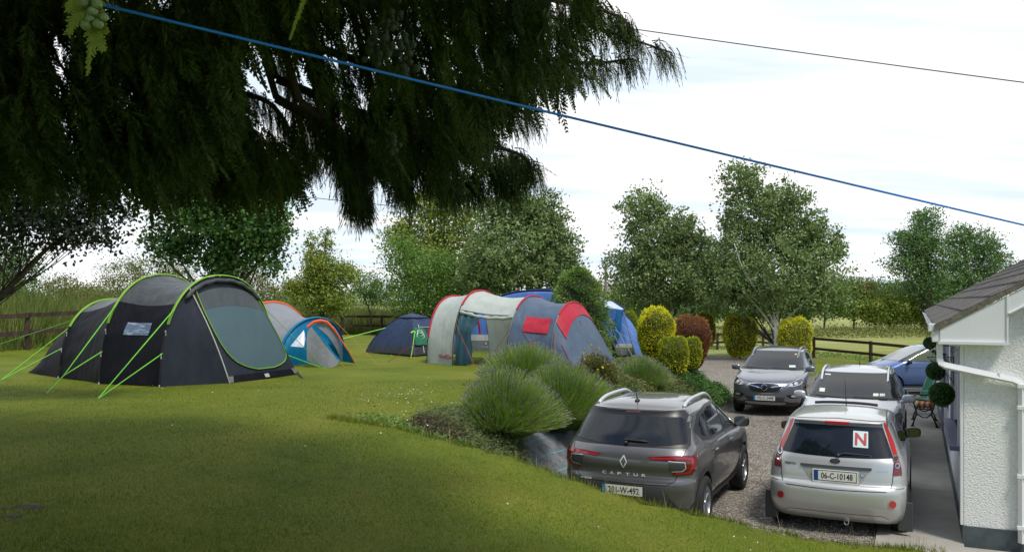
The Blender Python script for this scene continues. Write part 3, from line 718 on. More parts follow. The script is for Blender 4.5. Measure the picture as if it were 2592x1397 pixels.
def mir(p): return [(-a, b) for a, b in p]
def sides(c, fn):
    for sd_ in ('right', 'left'): fn(sd_)

# --- silver hatchback (rear view, nearest the house)
lv = [(.17, -1.78, 1.80, .76, .06, .12, 0, 0), (.24, -1.87, 1.88, .80, .07, .13, 0, 0), (.36, -1.945, 1.94, .828, .085, .16, 0, 0), (.48, -1.965, 1.955, .838, .09, .18, 0, 0), (.58, -1.96, 1.945, .84, .09, .2, 0, 0),
      (.635, -1.93, 1.93, .842, .085, .22, 0, 0), (.665, -1.89, 1.90, .842, .075, .22, 0, 0), (.75, -1.875, 1.83, .84, .075, .26, 0, 0), (.84, -1.86, 1.62, .832, .075, .30, 0, 0), (.92, -1.84, 1.22, .815, .075, .24, 0, 0),
      (.985, -1.81, .93, .79, .075, .16, 0, 0), (1.06, -1.77, .76, .755, .075, .15, 0, 0), (1.18, -1.70, .53, .715, .07, .14, 0, 0), (1.30, -1.625, .30, .675, .065, .13, 0, 0), (1.37, -1.60, .15, .645, .06, .12, 0, 0), (1.395, -1.59, .08, .62, .055, .11, .0, .0), (1.41, -1.56, .03, .585, .05, .10, .0, 0)]
pf = paint('silver_paint', (.54, .545, .535), .5, .34)
C1 = Car('silver hatchback with a red letter N sticker, parked nearest the house', lv, pf, (-1.30, 1.19), .30, .735, crown=.05)
C1.add_wheels(5, twin=False)
gl = [(-.535, 1.345), (.535, 1.345), (.665, .99), (.33, .975), (0, .97), (-.33, .975), (-.665, .99)]
rw = C1.part('rear_window', 'rear', [gl], M['carglass'], .004)
st = MB(); C1.patch(st, 'rear', [(.20, 1.10), (.375, 1.095), (.37, 1.285), (.195, 1.29)], .008, 0); C1.text(st, 'rear', 'N', .286, 1.192, .145, .135, .011, 1, bold=.03)
so_ = st.build('letter_sticker', [M['stick'], M['redink']], rw); so_['label'] = 'white square sticker with a red letter N'
C1.part('spoiler_shadow_strip', 'rear', [[(-.53, 1.385), (.53, 1.385), (.535, 1.35), (-.535, 1.35)]], M['greypl'], .005)
C1.part('high_brake_light', 'rear', [[(-.15, 1.39), (.15, 1.39), (.14, 1.362), (-.14, 1.362)]], M['lampred'], .009)
lampo = [(.545, 1.40), (.575, 1.37), (.665, 1.16), (.715, 1.0), (.752, .86), (.755, .79), (.66, .785), (.672, .9), (.672, .99), (.60, 1.20), (.553, 1.35)]
for k_ in (1, -1):
    f = (lambda p: p) if k_ == 1 else mir
    lo = C1.part('tail_light', 'rear', [f(lampo)], M['lampred'], .006, step=.03)
    C1.part('lower_lens', 'rear', [f([(.672, .94), (.735, .93), (.752, .86), (.755, .79), (.66, .785), (.667, .87)])], M['lampdark'], .008, lo)
    mb = MB()
    for cx_, cz_, r_ in ((.688, .985, .034), (.705, .905, .026)):
        C1.patch(mb, 'rear', f(ell(cx_, cz_, r_, r_*1.15)), .011, 0, .05); C1.patch(mb, 'rear', f(ell(cx_, cz_, r_*.68, r_*.8)), .013, 1, .05)
    mb.build('round_lamp', [M['chrome'], M['lampgrey']], lo, True)
    C1.part('reflector', 'rear', [f(ell(.655, .455, .04, .045))], M['lampred'], .012)
    C1.part('reflector_bezel', 'rear', [f(ell(.655, .455, .052, .056))], pf, .006)
ln = MB()
C1.line(ln, 'rear', [(-.675, .98), (-.655, .70), (-.64, .635), (-.58, .598), (0, .585), (.58, .598), (.64, .635), (.655, .70), (.675, .98)], .009)
C1.line(ln, 'rear', [(-.83, .64), (-.66, .63)], .006); C1.line(ln, 'rear', [(.83, .64), (.66, .63)], .006)
C1.line(ln, 'rear', [(-.62, .25), (-.55, .29), (.55, .29), (.62, .25)], .006)
C1.line(ln, 'rear', [(-.60, 1.405), (0, 1.425), (.60, 1.405)], .006)
for sd_ in ('right', 'left'):
    C1.line(ln, sd_, [(.78, .98), (.82, .9), (.80, .6), (.68, .3), (.2, .24), (-.45, .26), (-.47, .4), (-.62, .62), (-.60, .95)], .006)
    C1.line(ln, sd_, [(1.6, .84), (1.1, .93)], .005)
ln.build('panel_gaps', M['blackpl'], C1.body)
rc = MB(); C1.patch(rc, 'rear', [(-.41, .845), (.41, .845), (.28, .655), (-.28, .655)], .004, 0); C1.patch(rc, 'rear', [(-.42, .868), (.42, .868), (.42, .835), (-.42, .835)], .016, 1)
rc.build('plate_recess', [mat('recess_silver', (.40, .405, .40), .45, metal=.5), M['greypl']], C1.body, True)
C1.plate('rear', 0, .745, '06-C-10148', .49, .115, .022, frame=True)
bd = MB(); C1.patch(bd, 'rear', ell(-.005, .925, .062, .028), .010, 0, .05); C1.patch(bd, 'rear', ell(-.005, .925, .054, .022), .012, 1, .05)
bd.build('emblem', [M['chrome'], M['lampgrey'], M['ink']], C1.root)
bd = MB(); C1.text(bd, 'rear', 'FIESTA', -.545, .855, .026, .14, .008, 2, bold=.03); bd.build('model_badge', [M['chrome'], M['lampgrey'], M['ink']], C1.root)
bd = MB(); C1.text(bd, 'rear', 'ZETEC', .545, .845, .022, .13, .008, 0, bold=.03); bd.build('trim_badge', [M['chrome'], M['lampgrey'], M['ink']], C1.root); bd = MB()
C1.patch(bd, 'rear', ell(.315, .775, .022, .022), .009, 2, .05); C1.patch(bd, 'rear', ell(.315, .775, .016, .016), .010, 0, .05); C1.patch(bd, 'rear', ell(.315, .775, .007, .007), .011, 2, .05)
bd.build('tailgate_lock', [M['chrome'], M['lampgrey'], M['ink']], C1.root)
wp = MB(); a = [C1.hit('rear', x, z, .022) for x, z in ((0.03, .985), (.10, 1.015), (.40, 1.005))]; wp.tube(a, [.012, .012, .006], 6); wp.ball(a[0], .022, 8, 6); C1.line(wp, 'rear', [(.02, 1.012), (.42, .998)], .02, .014); wp.build('wiper', M['blackpl'], C1.root)
sw_ = [(.42, 1.00), (.42, 1.02), (.05, 1.30), (-.10, 1.335), (-.62, 1.33), (-.66, 1.02)]
for sd_ in ('right', 'left'):
    C1.part('side_window', sd_, [[(.62, 1.0), (.16, 1.325), (-.44, 1.335), (-.52, 1.01)]], M['carglass'], .004)
    C1.part('quarter_window', sd_, [[(-.58, 1.02), (-.52, 1.33), (-1.05, 1.30), (-1.35, 1.10), (-1.30, 1.04)]], M['carglass'], .004)
    d = MB(); C1.patch(d, sd_, [(-.50, .86), (-.32, .86), (-.32, .895), (-.50, .895)], .022); d.build('door_handle', pf, C1.root)
    g = MB(); g.box(((.80 if sd_ == 'right' else -.80), -1.66, .27), (.17, .03, .36), bev=.01); g.build('mud_flap', M['greypl'], C1.root)
C1.part('windscreen', 'front', [[(-.60, 1.02), (.60, 1.02), (.55, 1.37), (-.55, 1.37)]], M['carglass'], .004)
C1.mirror_(.77, .48, 1.02, M['blackpl'], .21, .15, .10)
rr_ = MB()
for x in (-.555, .555): C1.line(rr_, 'top', [(x*1.05, -1.50), (x, -.6), (x*.98, 0)], .022, .004)
rr_.build('roof_gutter', mat('roof_strip', (.10, .10, .13), .5), C1.root)
sr = MB(); a = [C1.hit('top', x, -.10, .035) for x in np.linspace(-.42, .42, 9)]; sr.tube(a, .022, 6); sr.build('roof_wind_deflector', M['blackpl'], C1.root)
an = MB(); h = C1.hit('top', 0, -.02, 0); an.tube([h, h+Vector((0, -.02, .03)), h+Vector((0, -.28, .42))], [.012, .006, .002], 5); an.build('aerial', M['blackpl'], C1.root)
ex = MB(); ex.lathe([(.026, -.1), (.026, .05), (.03, .05), (.03, -.1)], 14, Matrix.Translation((.13, -1.80, .165)) @ Matrix.Rotation(-math.pi/2, 4, 'Z')); ex.build('exhaust_tip', M['chrome'], C1.root, True)
C1.place(13.27, -.93)

# --- grey crossover (rear three-quarter)
lv = [(.24, -1.90, 1.92, .78, .06, .14, 0, 0), (.30, -2.00, 2.02, .83, .08, .16, 0, 0), (.42, -2.08, 2.09, .87, .12, .2, 0, 0), (.55, -2.115, 2.11, .89, .14, .24, 0, 0), (.66, -2.11, 2.11, .895, .14, .26, 0, 0), (.72, -2.08, 2.10, .898, .135, .28, 0, 0),
      (.78, -2.075, 2.05, .900, .13, .3, 0, 0), (.86, -2.085, 1.98, .90, .125, .34, 0, 0), (.95, -2.07, 1.70, .892, .12, .36, 0, 0), (1.03, -2.02, 1.22, .872, .12, .30, 0, 0), (1.10, -1.96, 1.02, .835, .12, .20, 0, 0),
      (1.20, -1.88, .82, .79, .12, .18, 0, 0), (1.32, -1.77, .56, .745, .115, .17, 0, 0), (1.44, -1.66, .28, .695, .11, .16, .0, 0), (1.49, -1.655, .14, .66, .10, .15, .015, 0), (1.515, -1.64, .05, .63, .09, .14, .03, 0), (1.525, -1.60, .0, .60, .08, .13, .035, 0)]
pg = paint('dark_grey_paint', (.145, .143, .147), .6, .3)
C2 = Car('dark grey crossover with silver roof rails, seen from behind below the lawn edge', lv, pg, (-1.40, 1.24), .335, .80, crown=.055)
C2.add_wheels(5)
C2.part('tailgate_trim', 'rear', [[(-.62, 1.485), (.62, 1.485), (.70, 1.40), (.775, 1.10), (.75, 1.07), (-.75, 1.07), (-.775, 1.10), (-.70, 1.40)]], M['blackpl'], .004)
rw = C2.part('rear_window', 'rear', [[(-.60, 1.405), (.60, 1.405), (.655, 1.37), (.735, 1.14), (.72, 1.115), (.35, 1.085), (0, 1.078), (-.35, 1.085), (-.72, 1.115), (-.735, 1.14), (-.655, 1.37)]], M['carglass'], .009)
C2.part('high_brake_light', 'rear', [[(-.10, 1.47), (.10, 1.47), (.10, 1.445), (-.10, 1.445)]], M['lampdark'], .010)
lr = [(.30, .965), (.52, .985), (.72, .995), (.86, .99), (.865, .86), (.82, .775), (.62, .765), (.60, .80), (.74, .805), (.775, .85), (.77, .925), (.52, .935)]
for k_ in (1, -1):
    f = (lambda p: p) if k_ == 1 else mir
    lo = C2.part('tail_light', 'rear', [f(lr)], M['lampdark'], .007, step=.03)
    mb = MB(); C2.line(mb, 'rear', f([(.34, .952), (.52, .957), (.74, .965), (.82, .95), (.825, .86), (.79, .80), (.64, .782)]), .022, .010, mi=0)
    C2.line(mb, 'rear', f([(.56, .93), (.745, .918), (.757, .85), (.72, .817), (.60, .808)]), .010, .010, mi=1)
    mb.build('light_bar', [mat('lamp_glow_red', (.32, .02, .02), .15, coat=1), M['lampclear']], lo, True)
    C2.part('lamp_center', 'rear', [f([(.56, .925), (.74, .915), (.75, .855), (.72, .825), (.58, .815)])], M['lampgrey'], .005, lo, step=.03)
    sdn = 'right' if k_ == 1 else 'left'
    C2.part('side_lens', sdn, [[(-1.95, .985), (-1.74, .975), (-1.80, .90), (-1.86, .80), (-1.95, .78)]], M['lampdark'], .006, lo, step=.03)
ln = MB()
C2.line(ln, 'rear', [(-.755, 1.10), (-.70, .9), (-.64, .70), (-.54, .64), (.54, .64), (.64, .70), (.70, .9), (.755, 1.10)], .010)
for sd_ in ('right', 'left'):
    C2.line(ln, sd_, [(.95, 1.03), (.98, .9), (.92, .55), (.80, .38), (-.05, .36), (-.08, .7), (-.06, 1.04)], .007)
    C2.line(ln, sd_, [(-.08, .38), (-.75, .40), (-.95, .62), (-1.10, .85), (-1.08, 1.08)], .007)
ln.build('panel_gaps', M['ink'], C2.body)
lo_ = MB(); C2.patch(lo_, 'rear', [(-.78, .30), (.78, .30), (.80, .34), (.66, .38), (.50, .62), (-.50, .62), (-.66, .38), (-.80, .34)], .006); lo_.build('bumper_insert', M['greypl'], C2.root, True)
C2.plate('rear', 0, .56, '201-W-492', .53, .115, .03, blue='platec')
bd = MB(); C2.line(bd, 'rear', [(-.0, .965), (.042, .895), (.0, .825), (-.042, .895)], .016, .010, closed=True)
bd.build('emblem', M['badge'], C2.root); bd = MB()
for ch, x in zip('CAPTUR', np.linspace(-.26, .26, 6)): C2.text(bd, 'rear', ch, x, .745, .036, .055, .008, bold=.03)
bd.build('model_badge', M['badge'], C2.root); bd = MB()
C2.text(bd, 'rear', 'HYBRID', -.50, .655, .022, .16, .008, bold=.03)
bd.build('trim_badge', M['badge'], C2.root)
wp = MB(); a = [C2.hit('rear', x, z, .025) for x, z in ((0.0, 1.095), (-.05, 1.135), (.28, 1.12))]; wp.tube([C2.hit('rear', -.02+.30*i/8, 1.13-.012*math.sin(i)*0-.001*i, .022) for i in range(9)], [.02]+[.016]*6+[.01, .004], 6); wp.ball(a[0], .025, 8, 6); wp.build('wiper', M['blackpl'], C2.root)
for sd_ in ('right', 'left'):
    C2.part('window_trim', sd_, [[(.98, 1.055), (.80, 1.20), (.42, 1.40), (.10, 1.475), (-.60, 1.475), (-1.15, 1.41), (-1.52, 1.24), (-1.30, 1.10), (-1.0, 1.07)]], M['blackpl'], .003)
    C2.part('side_window', sd_, [[(.78, 1.08), (.66, 1.20), (.34, 1.37), (.08, 1.43), (-.02, 1.435), (-.06, 1.09)]], M['carglass'], .006)
    C2.part('side_window', sd_, [[(-.14, 1.09), (-.10, 1.435), (-.52, 1.435), (-.78, 1.40), (-.92, 1.10)]], M['carglass'], .006)
    C2.part('quarter_window', sd_, [[(-1.0, 1.12), (-.86, 1.39), (-1.12, 1.35), (-1.34, 1.24), (-1.25, 1.15)]], M['carglass'], .006)
    sgn = 1 if sd_ == 'right' else -1
    for ya in (-.02, -.98):
        d = MB(); h = [C2.hit(sd_, y, .93, .028) for y in np.linspace(ya, ya+.19, 5)]; d.tube(h, [.008, .016, .018, .016, .008], 8); d.build('door_handle', mat('handle_grey', (.2, .2, .21), .3, metal=.6), C2.root, True)
    rl = MB(); pts = [(-1.35, 0), (-1.20, .03), (-.9, .05), (-.2, .055), (.15, .04), (.30, 0)]
    c_ = catmull([(a, b) for a, b in pts], 5); q = []
    for y, e in c_:
        h = C2.hit('top', sgn*.585, y, 0); q.append(h+Vector((0, 0, max(e, .004))))
    rl.tube(q, .026, 8); rl.build('roof_rail', mat('silver_rail', (.62, .63, .65), .3, metal=.7), C2.root, True)
    sk = MB(); C2.patch(sk, sd_, [(.80, .28), (-.95, .28), (-.98, .37), (.82, .36)], .012); sk.build('sill_trim', M['greypl'], C2.root, True)
    for yw in C2.wheels:
        ar = MB(); a_, b_ = [], []
        for an_ in np.linspace(-.15, math.pi+.15, 30):
            for rr2, L_ in ((.395, a_), (.445, b_)):
                h = C2.hit(sd_, yw+rr2*math.cos(an_), .335+rr2*math.sin(an_), .010)
                L_.append(h if h is not None else (L_[-1] if L_ else Vector((sgn*.8, yw, .3))))
        ar.ribbon(a_, b_); ar.build('wheel_arch_trim', pg, C2.root, True)
C2.part('windscreen', 'front', [[(-.68, 1.10), (.68, 1.10), (.60, 1.46), (-.60, 1.46)]], M['carglass'], .004)
C2.mirror_(.84, .72, 1.10, M['blackpl'], .22, .16, .11)
an = MB(); h = C2.hit('top', -.04, -1.36, 0); an.ball(h, (.035, .06, .03), 10, 6); an.tube([h, h+Vector((0, -.03, .06)), h+Vector((-.01, -.10, .25))], [.01, .006, .003], 5); an.build('aerial', M['blackpl'], C2.root, True)
C2.place(12.35, -3.34); C2.root.scale = (1, 1, 1.03)

# --- the two cars facing the camera
def suv_front(label, pm, L, hw, H, wr):
    k = L/2/2.14; z = H/1.64; e = hw/.89
    lv = [(.25, -1.95, 1.93, .79, .1, .22, 0, 0), (.32, -2.05, 2.05, .83, .12, .25, 0, 0), (.46, -2.12, 2.12, .87, .14, .28, 0, 0), (.62, -2.14, 2.14, .885, .14, .31, 0, 0), (.76, -2.13, 2.13, .89, .14, .34, 0, 0), (.86, -2.10, 2.06, .89, .13, .38, 0, 0),
          (.94, -2.08, 1.92, .888, .12, .40, 0, 0), (1.02, -2.05, 1.56, .88, .12, .34, 0, 0), (1.085, -2.0, 1.16, .865, .12, .22, 0, 0), (1.14, -1.96, 1.00, .835, .12, .19, 0, 0), (1.26, -1.88, .78, .79, .12, .18, 0, 0),
          (1.38, -1.78, .55, .745, .12, .17, 0, 0), (1.48, -1.70, .33, .70, .12, .16, 0, 0), (1.54, -1.66, .20, .67, .11, .15, .02, 0), (1.565, -1.62, .12, .645, .10, .14, .03, 0), (1.58, -1.58, .06, .61, .09, .13, .04, 0)]
    lv = [(a*z, b*k, c*k, d*e, f, g, h, i) for a, b, c, d, f, g, h, i in lv]
    C = Car(label, lv, pm, (-1.32*k, 1.22*k), wr, hw-.10, crown=.055)
    C.add_wheels(5); C.z = z; C.k = k; C.e = e
    T = lambda p: [(a*e, b*z) for a, b in p]; S = lambda p: [(a*k, b*z) for a, b in p]
    C.T = T; C.S = S
    C.part('windscreen_surround', 'front', [T([(-.715, 1.115), (.715, 1.115), (.60, 1.555), (-.60, 1.555)])], M['blackpl'], .003)
    C.ws = C.part('windscreen', 'front', [T([(-.69, 1.135), (.69, 1.135), (.595, 1.53), (.35, 1.545), (-.35, 1.545), (-.595, 1.53)])], M['carglass'], .006)
    wp = MB()
    for x0, x1 in ((-.62, -.02), (.08, .66)):
        C.line(wp, 'front', T([(x0, 1.13), (x1, 1.15)]), .022, .012)
    wp.build('wiper', M['blackpl'], C.root)
    for sd_ in ('right', 'left'):
        C.part('window_trim', sd_, [S([(1.02, 1.10), (.55, 1.42), (.20, 1.53), (-.70, 1.53), (-1.35, 1.46), (-1.62, 1.27), (-1.50, 1.14)])], M['blackpl'], .003)
        C.part('side_window', sd_, [S([(.80, 1.14), (.46, 1.38), (.14, 1.49), (-.03, 1.495), (-.06, 1.14)])], M['carglass'], .006)
        C.part('side_window', sd_, [S([(-.14, 1.14), (-.11, 1.495), (-.66, 1.49), (-.90, 1.44), (-1.0, 1.15)])], M['carglass'], .006)
        sgn = 1 if sd_ == 'right' else -1
        rl = MB(); q = []
        for y, ez in catmull([(-1.4*k, 0), (-1.2*k, .035), (-.6*k, .05), (0, .045), (.22*k, .025), (.36*k, .0)], 5):
            h = C.hit('top', sgn*.60*e, y, 0); h = h if h is not None else Vector((sgn*.6*e, y, 1.5*z)); q.append(h+Vector((0, 0, max(ez, .003))))
        rl.tube(q, .024, 8); rl.build('roof_rail', M['chrome'] if H < 1.62 else pm, C.root, True)
        for ya in (.02, -.86):
            d = MB(); d.tube([C.hit(sd_, y*k, .97*z, .028) for y in np.linspace(ya-.1, ya+.09, 5)], [.008, .016, .018, .016, .008], 8); d.build('door_handle', pm, C.root, True)
    ln = MB()
    for sd_ in ('right', 'left'):
        C.line(ln, sd_, S([(1.0, 1.08), (1.02, .8), (.86, .42), (-.02, .40), (-.05, 1.1)]), .007); C.line(ln, sd_, S([(-.08, .40), (-.75, .42), (-1.0, .7), (-1.05, 1.12)]), .007)
    C.line(ln, 'front', T([(-.74, .99), (-.70, .92), (-.45, .865), (0, .85), (.45, .865), (.70, .92), (.74, .99)]), .008)
    ln.build('panel_gaps', M['ink'], C.body)
    C.part('lower_valance', 'front', [T([(-.80, .26), (.80, .26), (.82, .36), (.60, .36), (.45, .40), (-.45, .40), (-.60, .36), (-.82, .36)])], M['blackpl'], .006)
    C.mirror_(.85*e, .80*k, 1.14*z, pm, .22, .15, .11)
    an = MB(); h = C.hit('top', 0, -1.3*k, 0); an.tube([h, h+Vector((0, -.03, .05)), h+Vector((0, -.08, .20))], [.018, .008, .003], 5); an.build('aerial', M['blackpl'], C.root)
    return C
pm3 = paint('steel_grey_paint', (.18, .195, .23), .55, .3)
C3 = suv_front('steel grey crossover facing the camera with a wide dark grille and chrome wings', pm3, 4.28, .89, 1.65, .345)
T = C3.T
C3.part('grille', 'front', [T([(-.40, .80), (-.20, .825), (.20, .825), (.40, .80), (.41, .76), (.33, .66), (.20, .62), (0, .61), (-.20, .62), (-.33, .66), (-.41, .76)])], M['blackpl'], .008)
mb = MB(); C3.line(mb, 'front', T([(-.42, .80), (-.20, .835), (.20, .835), (.42, .80), (.425, .76), (.34, .65), (.20, .605), (0, .595), (-.20, .605), (-.34, .65), (-.425, .76)]), .014, .012, closed=True)
for k_ in (1, -1): C3.patch(mb, 'front', [(k_*a, b) for a, b in T([(.40, .795), (.41, .775), (.20, .735), (.06, .705), (.06, .73), (.20, .765)])], .016)
C3.line(mb, 'front', T(ell(0, .735, .068, .068, 24)), .016, .020, closed=True); C3.patch(mb, 'front', T([(-.095, .742), (-.01, .748), (.01, .738), (.095, .735), (.095, .726), (.01, .722), (-.01, .732), (-.095, .735)]), .024)
mb.build('badge_and_wings', M['chrome'], C3.root, True)
for k_ in (1, -1):
    f = (lambda p: p) if k_ == 1 else mir
    lo = C3.part('headlight', 'front', [f(T([(.50, .79), (.80, .96), (.86, .93), (.87, .86), (.83, .79), (.66, .745)]))], M['lampgrey'], .007, step=.03)
    mb = MB(); C3.patch(mb, 'front', f(T(ell(.62, .80, .042, .036))), .011, 0); C3.patch(mb, 'front', f(T(ell(.72, .835, .042, .036))), .011, 0); C3.line(mb, 'front', f(T([(.54, .785), (.66, .765), (.82, .81), (.845, .87)])), .016, .011)
    C3.line(mb, 'front', f(T([(.53, .805), (.80, .945), (.855, .92)])), .010, .011); mb.build('lamp_reflector', M['lampclear'], lo, True)
    C3.part('fog_light_pocket', 'front', [f(T([(.50, .545), (.80, .60), (.86, .57), (.82, .49), (.60, .47)]))], M['blackpl'], .007)
    C3.part('fog_light', 'front', [f(T(ell(.70, .53, .075, .028, 20, .7)))], M['lampclear'], .011)
C3.part('lower_grille', 'front', [T([(-.50, .50), (.50, .50), (.44, .40), (-.44, .40)])], M['greypl'], .009)
C3.part('skid_plate', 'front', [T([(-.52, .335), (-.48, .375), (.48, .375), (.52, .335), (.40, .30), (-.40, .30)])], mat('skid_grey', (.28, .28, .29), .4, metal=.4), .010)
C3.plate('front', 0, .475, '192-C-2498', .53, .115, .015, blue='platec')
st = MB(); C3.patch(st, 'front', T([(-.44, 1.165), (-.60, 1.165), (-.58, 1.215), (-.43, 1.215)]), .010); C3.patch(st, 'front', T([(-.50, 1.46), (-.56, 1.46), (-.55, 1.49), (-.50, 1.49)]), .010, 1)
st.build('windscreen_sticker', [M['stick'], mat('yellow_sticker', (.5, .45, .12), .5)], C3.ws)
C3.place(24.35, -3.50, flip=True)
pm4 = paint('pale_silver_paint', (.50, .515, .55), .45, .33)
C4 = suv_front('pale silver crossover facing the camera between hatchback and green chair', pm4, 4.38, .905, 1.59, .34)
T = C4.T
C4.part('grille', 'front', [T([(-.42, .83), (.42, .83), (.36, .66), (-.36, .66)])], M['blackpl'], .008)
for k_ in (1, -1):
    f = (lambda p: p) if k_ == 1 else mir
    lo = C4.part('headlight', 'front', [f(T([(.56, .80), (.82, 1.0), (.87, .96), (.885, .80), (.84, .70), (.64, .715)]))], M['lampgrey'], .007, step=.03)
    mb = MB(); C4.line(mb, 'front', f(T([(.58, .80), (.80, .965), (.855, .93), (.86, .80), (.82, .73), (.65, .74)])), .022, .011, closed=False); C4.patch(mb, 'front', f(T(ell(.72, .80, .05, .04))), .011, 0)
    mb.build('lamp_reflector', M['lampclear'], lo, True)
C4.plate('front', 0, .48, '151-C-3207' if False else '10-C', .53, .115, .015) if False else None
st = MB()
for (x0, z0, x1, z1) in ((.50, 1.20, .60, 1.26), (-.45, 1.165, -.36, 1.21), (-.56, 1.165, -.47, 1.21), (.44, 1.49, .55, 1.51)): C4.patch(st, 'front', T([(x0, z0), (x1, z0), (x1, z1), (x0, z1)]), .010)
st.build('windscreen_sticker', M['platew'], C4.ws)
C4.place(18.42, -1.12, flip=True)

# --- blue hatchback side on, half hidden by the house
lv = [(.22, -1.70, 1.72, .74, .1, .2, 0, 0), (.30, -1.78, 1.80, .79, .12, .24, 0, 0), (.45, -1.83, 1.845, .82, .14, .3, 0, 0), (.60, -1.85, 1.855, .83, .14, .34, 0, 0), (.74, -1.84, 1.83, .83, .14, .38, 0, 0), (.84, -1.82, 1.74, .828, .13, .42, 0, 0), (.92, -1.79, 1.56, .82, .13, .40, 0, 0), (.99, -1.76, 1.30, .805, .12, .26, 0, 0),
      (1.05, -1.73, 1.12, .78, .12, .2, 0, 0), (1.18, -1.66, .86, .73, .12, .18, 0, 0), (1.32, -1.55, .58, .68, .12, .18, 0, 0), (1.43, -1.42, .32, .63, .12, .17, .02, 0), (1.48, -1.34, .16, .59, .12, .16, .03, .0), (1.50, -1.28, .05, .55, .12, .15, .04, 0)]
pb = paint('blue_paint', (.10, .17, .37), .45, .32)
C5 = Car('light blue small car seen side on at the far end of the house', lv, pb, (-1.18, 1.22), .30, .735, crown=.04); C5.add_wheels(5, twin=False)
M['seeglass'] = mat('pale_glass', (.11, .14, .10), .12, spec=.5)
for sd_ in ('right', 'left'):
    C5.part('window_trim', sd_, [[(1.0, 1.02), (.66, 1.22), (.34, 1.38), (.02, 1.44), (-.9, 1.42), (-1.32, 1.2), (-1.2, 1.04)]], M['blackpl'], .003)
    C5.part('side_window', sd_, [[(.86, 1.05), (.58, 1.22), (.28, 1.36), (.0, 1.41), (-.22, 1.41), (-.22, 1.05)]], M['seeglass'], .006)
    C5.part('side_window', sd_, [[(-.30, 1.05), (-.30, 1.41), (-.8, 1.39), (-1.05, 1.25), (-1.0, 1.06)]], M['seeglass'], .006)
    d = MB(); d.tube([C5.hit(sd_, y, .90, .024) for y in (-.15, -.05, .05)], .015, 6); d.build('door_handle', pb, C5.root, True)
    C5.part('sill_trim', sd_, [[(.86, .28), (-.82, .28), (-.82, .34), (.86, .34)]], M['blackpl'], .006)
    C5.part('headlight', sd_, [[(1.60, .74), (1.40, .86), (1.30, .90), (1.35, .80), (1.50, .71)]], M['lampclear'], .007)
ln = MB()
for sd_ in ('right', 'left'): C5.line(ln, sd_, [(.95, 1.0), (.98, .8), (.85, .40), (-.25, .36), (-.28, 1.02)], .008); C5.line(ln, sd_, [(1.3, .80), (.9, .84), (-.3, .85), (-1.6, .86)], .007)
ln.build('panel_gaps', mat('blue_gap', (.02, .04, .10), .5), C5.body)
C5.part('windscreen', 'front', [[(-.62, 1.06), (.62, 1.06), (.55, 1.44), (-.55, 1.44)]], mat('bright_screen', (.35, .37, .38), .25), .005)
C5.mirror_(.80, .74, 1.03, M['blackpl'], .18, .13, .1)
C5.place(0, 0, rz=rad(90), xy=(13.1, 27.3))
# ---------------------------------------------------------------- fences
M['fence'] = mat('fence_wood', (.030, .016, .011), .8, c2=(.075, .042, .03), scale=7, bump=.004, stretch=(1, 1, .2))
def fence(pts, label, h=1.08, dz=0.0, gap=.50):
    r = empty('post_and_rail_fence', (*pts[0][:2], tz(*pts[0][:2])), 0, label, 'fence', 'post and rail fences round the garden'); o = Vector(r.location); rg = random.Random(len(pts))
    tops = []
    for x, y in pts:
        z = tz(x, y)+dz; MB().box((x-o.x, y-o.y, z+h/2-.15-o.z), (.12, .12, h+.34), rz=.3, bev=.012).build('post', M['fence'], r); tops.append(Vector((x, y, z))-o)
    for a, b in zip(tops[:-1], tops[1:]):
        d = (b-a); d.z = 0; n = Vector((d.y, -d.x, 0)).normalized()*.075
        for zc in (h-.07, h-.07-gap):
            A = a+n+Vector((0, 0, zc+rg.uniform(-.01, .01))); B = b+n+Vector((0, 0, zc+rg.uniform(-.01, .01))); k = n.normalized()*.022; u = Vector((0, 0, .065))
            MB().add([A-k-u, A+k-u, A+k+u, A-k+u, B-k-u, B+k-u, B+k+u, B-k+u], [(0, 1, 2, 3), (7, 6, 5, 4), (0, 4, 5, 1), (1, 5, 6, 2), (2, 6, 7, 3), (3, 7, 4, 0)]).build('rail', M['fence'], r)
lf = [(-15.9, 22.0), (-14.2, 24.9)]
for i in range(1, 9): lf.append((-14.2+5.0*i/8, 24.9+21*i/8))
fence(lf, 'dark brown wooden post and rail fence behind the large black tent')
mf = [(-9.2+2.05*i, 46+.62*i) for i in range(0, 11)]
fence(mf, 'dark wooden rail fence in front of the tall grass, behind the small navy tent')
rf_ = [(11.35, 52.4), (13.3, 55.0), (14.9, 50.4), (15.6, 43.9), (16.6, 39.3), (16.9, 35.2), (17.3, 31.2)]
fence(rf_, 'brown wooden rail fence between the gravel drive and the mown field', h=1.06)

# ---------------------------------------------------------------- tents
def cloth(name, c, c2=None, rough=.55, bump=.035, scale=2.0, trans=.12, stretch=(1.7, 1.7, .6), spec=.3):
    return mat(name, c, rough, c2=c2 or tuple(q*1.25 for q in c), scale=scale, detail=5, bump=bump, bscale=scale*1.6, trans=trans, stretch=stretch, spec=spec)
M['t_black'] = cloth('black_nylon', (.006, .0065, .011), (.010, .0105, .016), trans=.0, rough=.65, spec=.13)
M['t_grey'] = cloth('dark_grey_nylon', (.042, .050, .056), (.065, .074, .080), trans=.02, rough=.42)
M['t_front'] = cloth('slate_nylon', (.022, .026, .040), trans=.02, spec=.18)
M['t_screen'] = cloth('teal_door_panel', (.065, .12, .145), (.075, .13, .155), bump=.004, trans=.03)
M['lime'] = mat('lime_trim', (.17, .38, .01), .6)
M['limeg'] = mat('lime_cord', (.17, .62, .03), .5)
M['pole'] = mat('tent_pole', (.30, .31, .32), .3, metal=.6)
M['polek'] = mat('black_pole', (.012, .012, .014), .4)
M['cuff'] = mat('silver_cuff', (.5, .5, .5), .5)
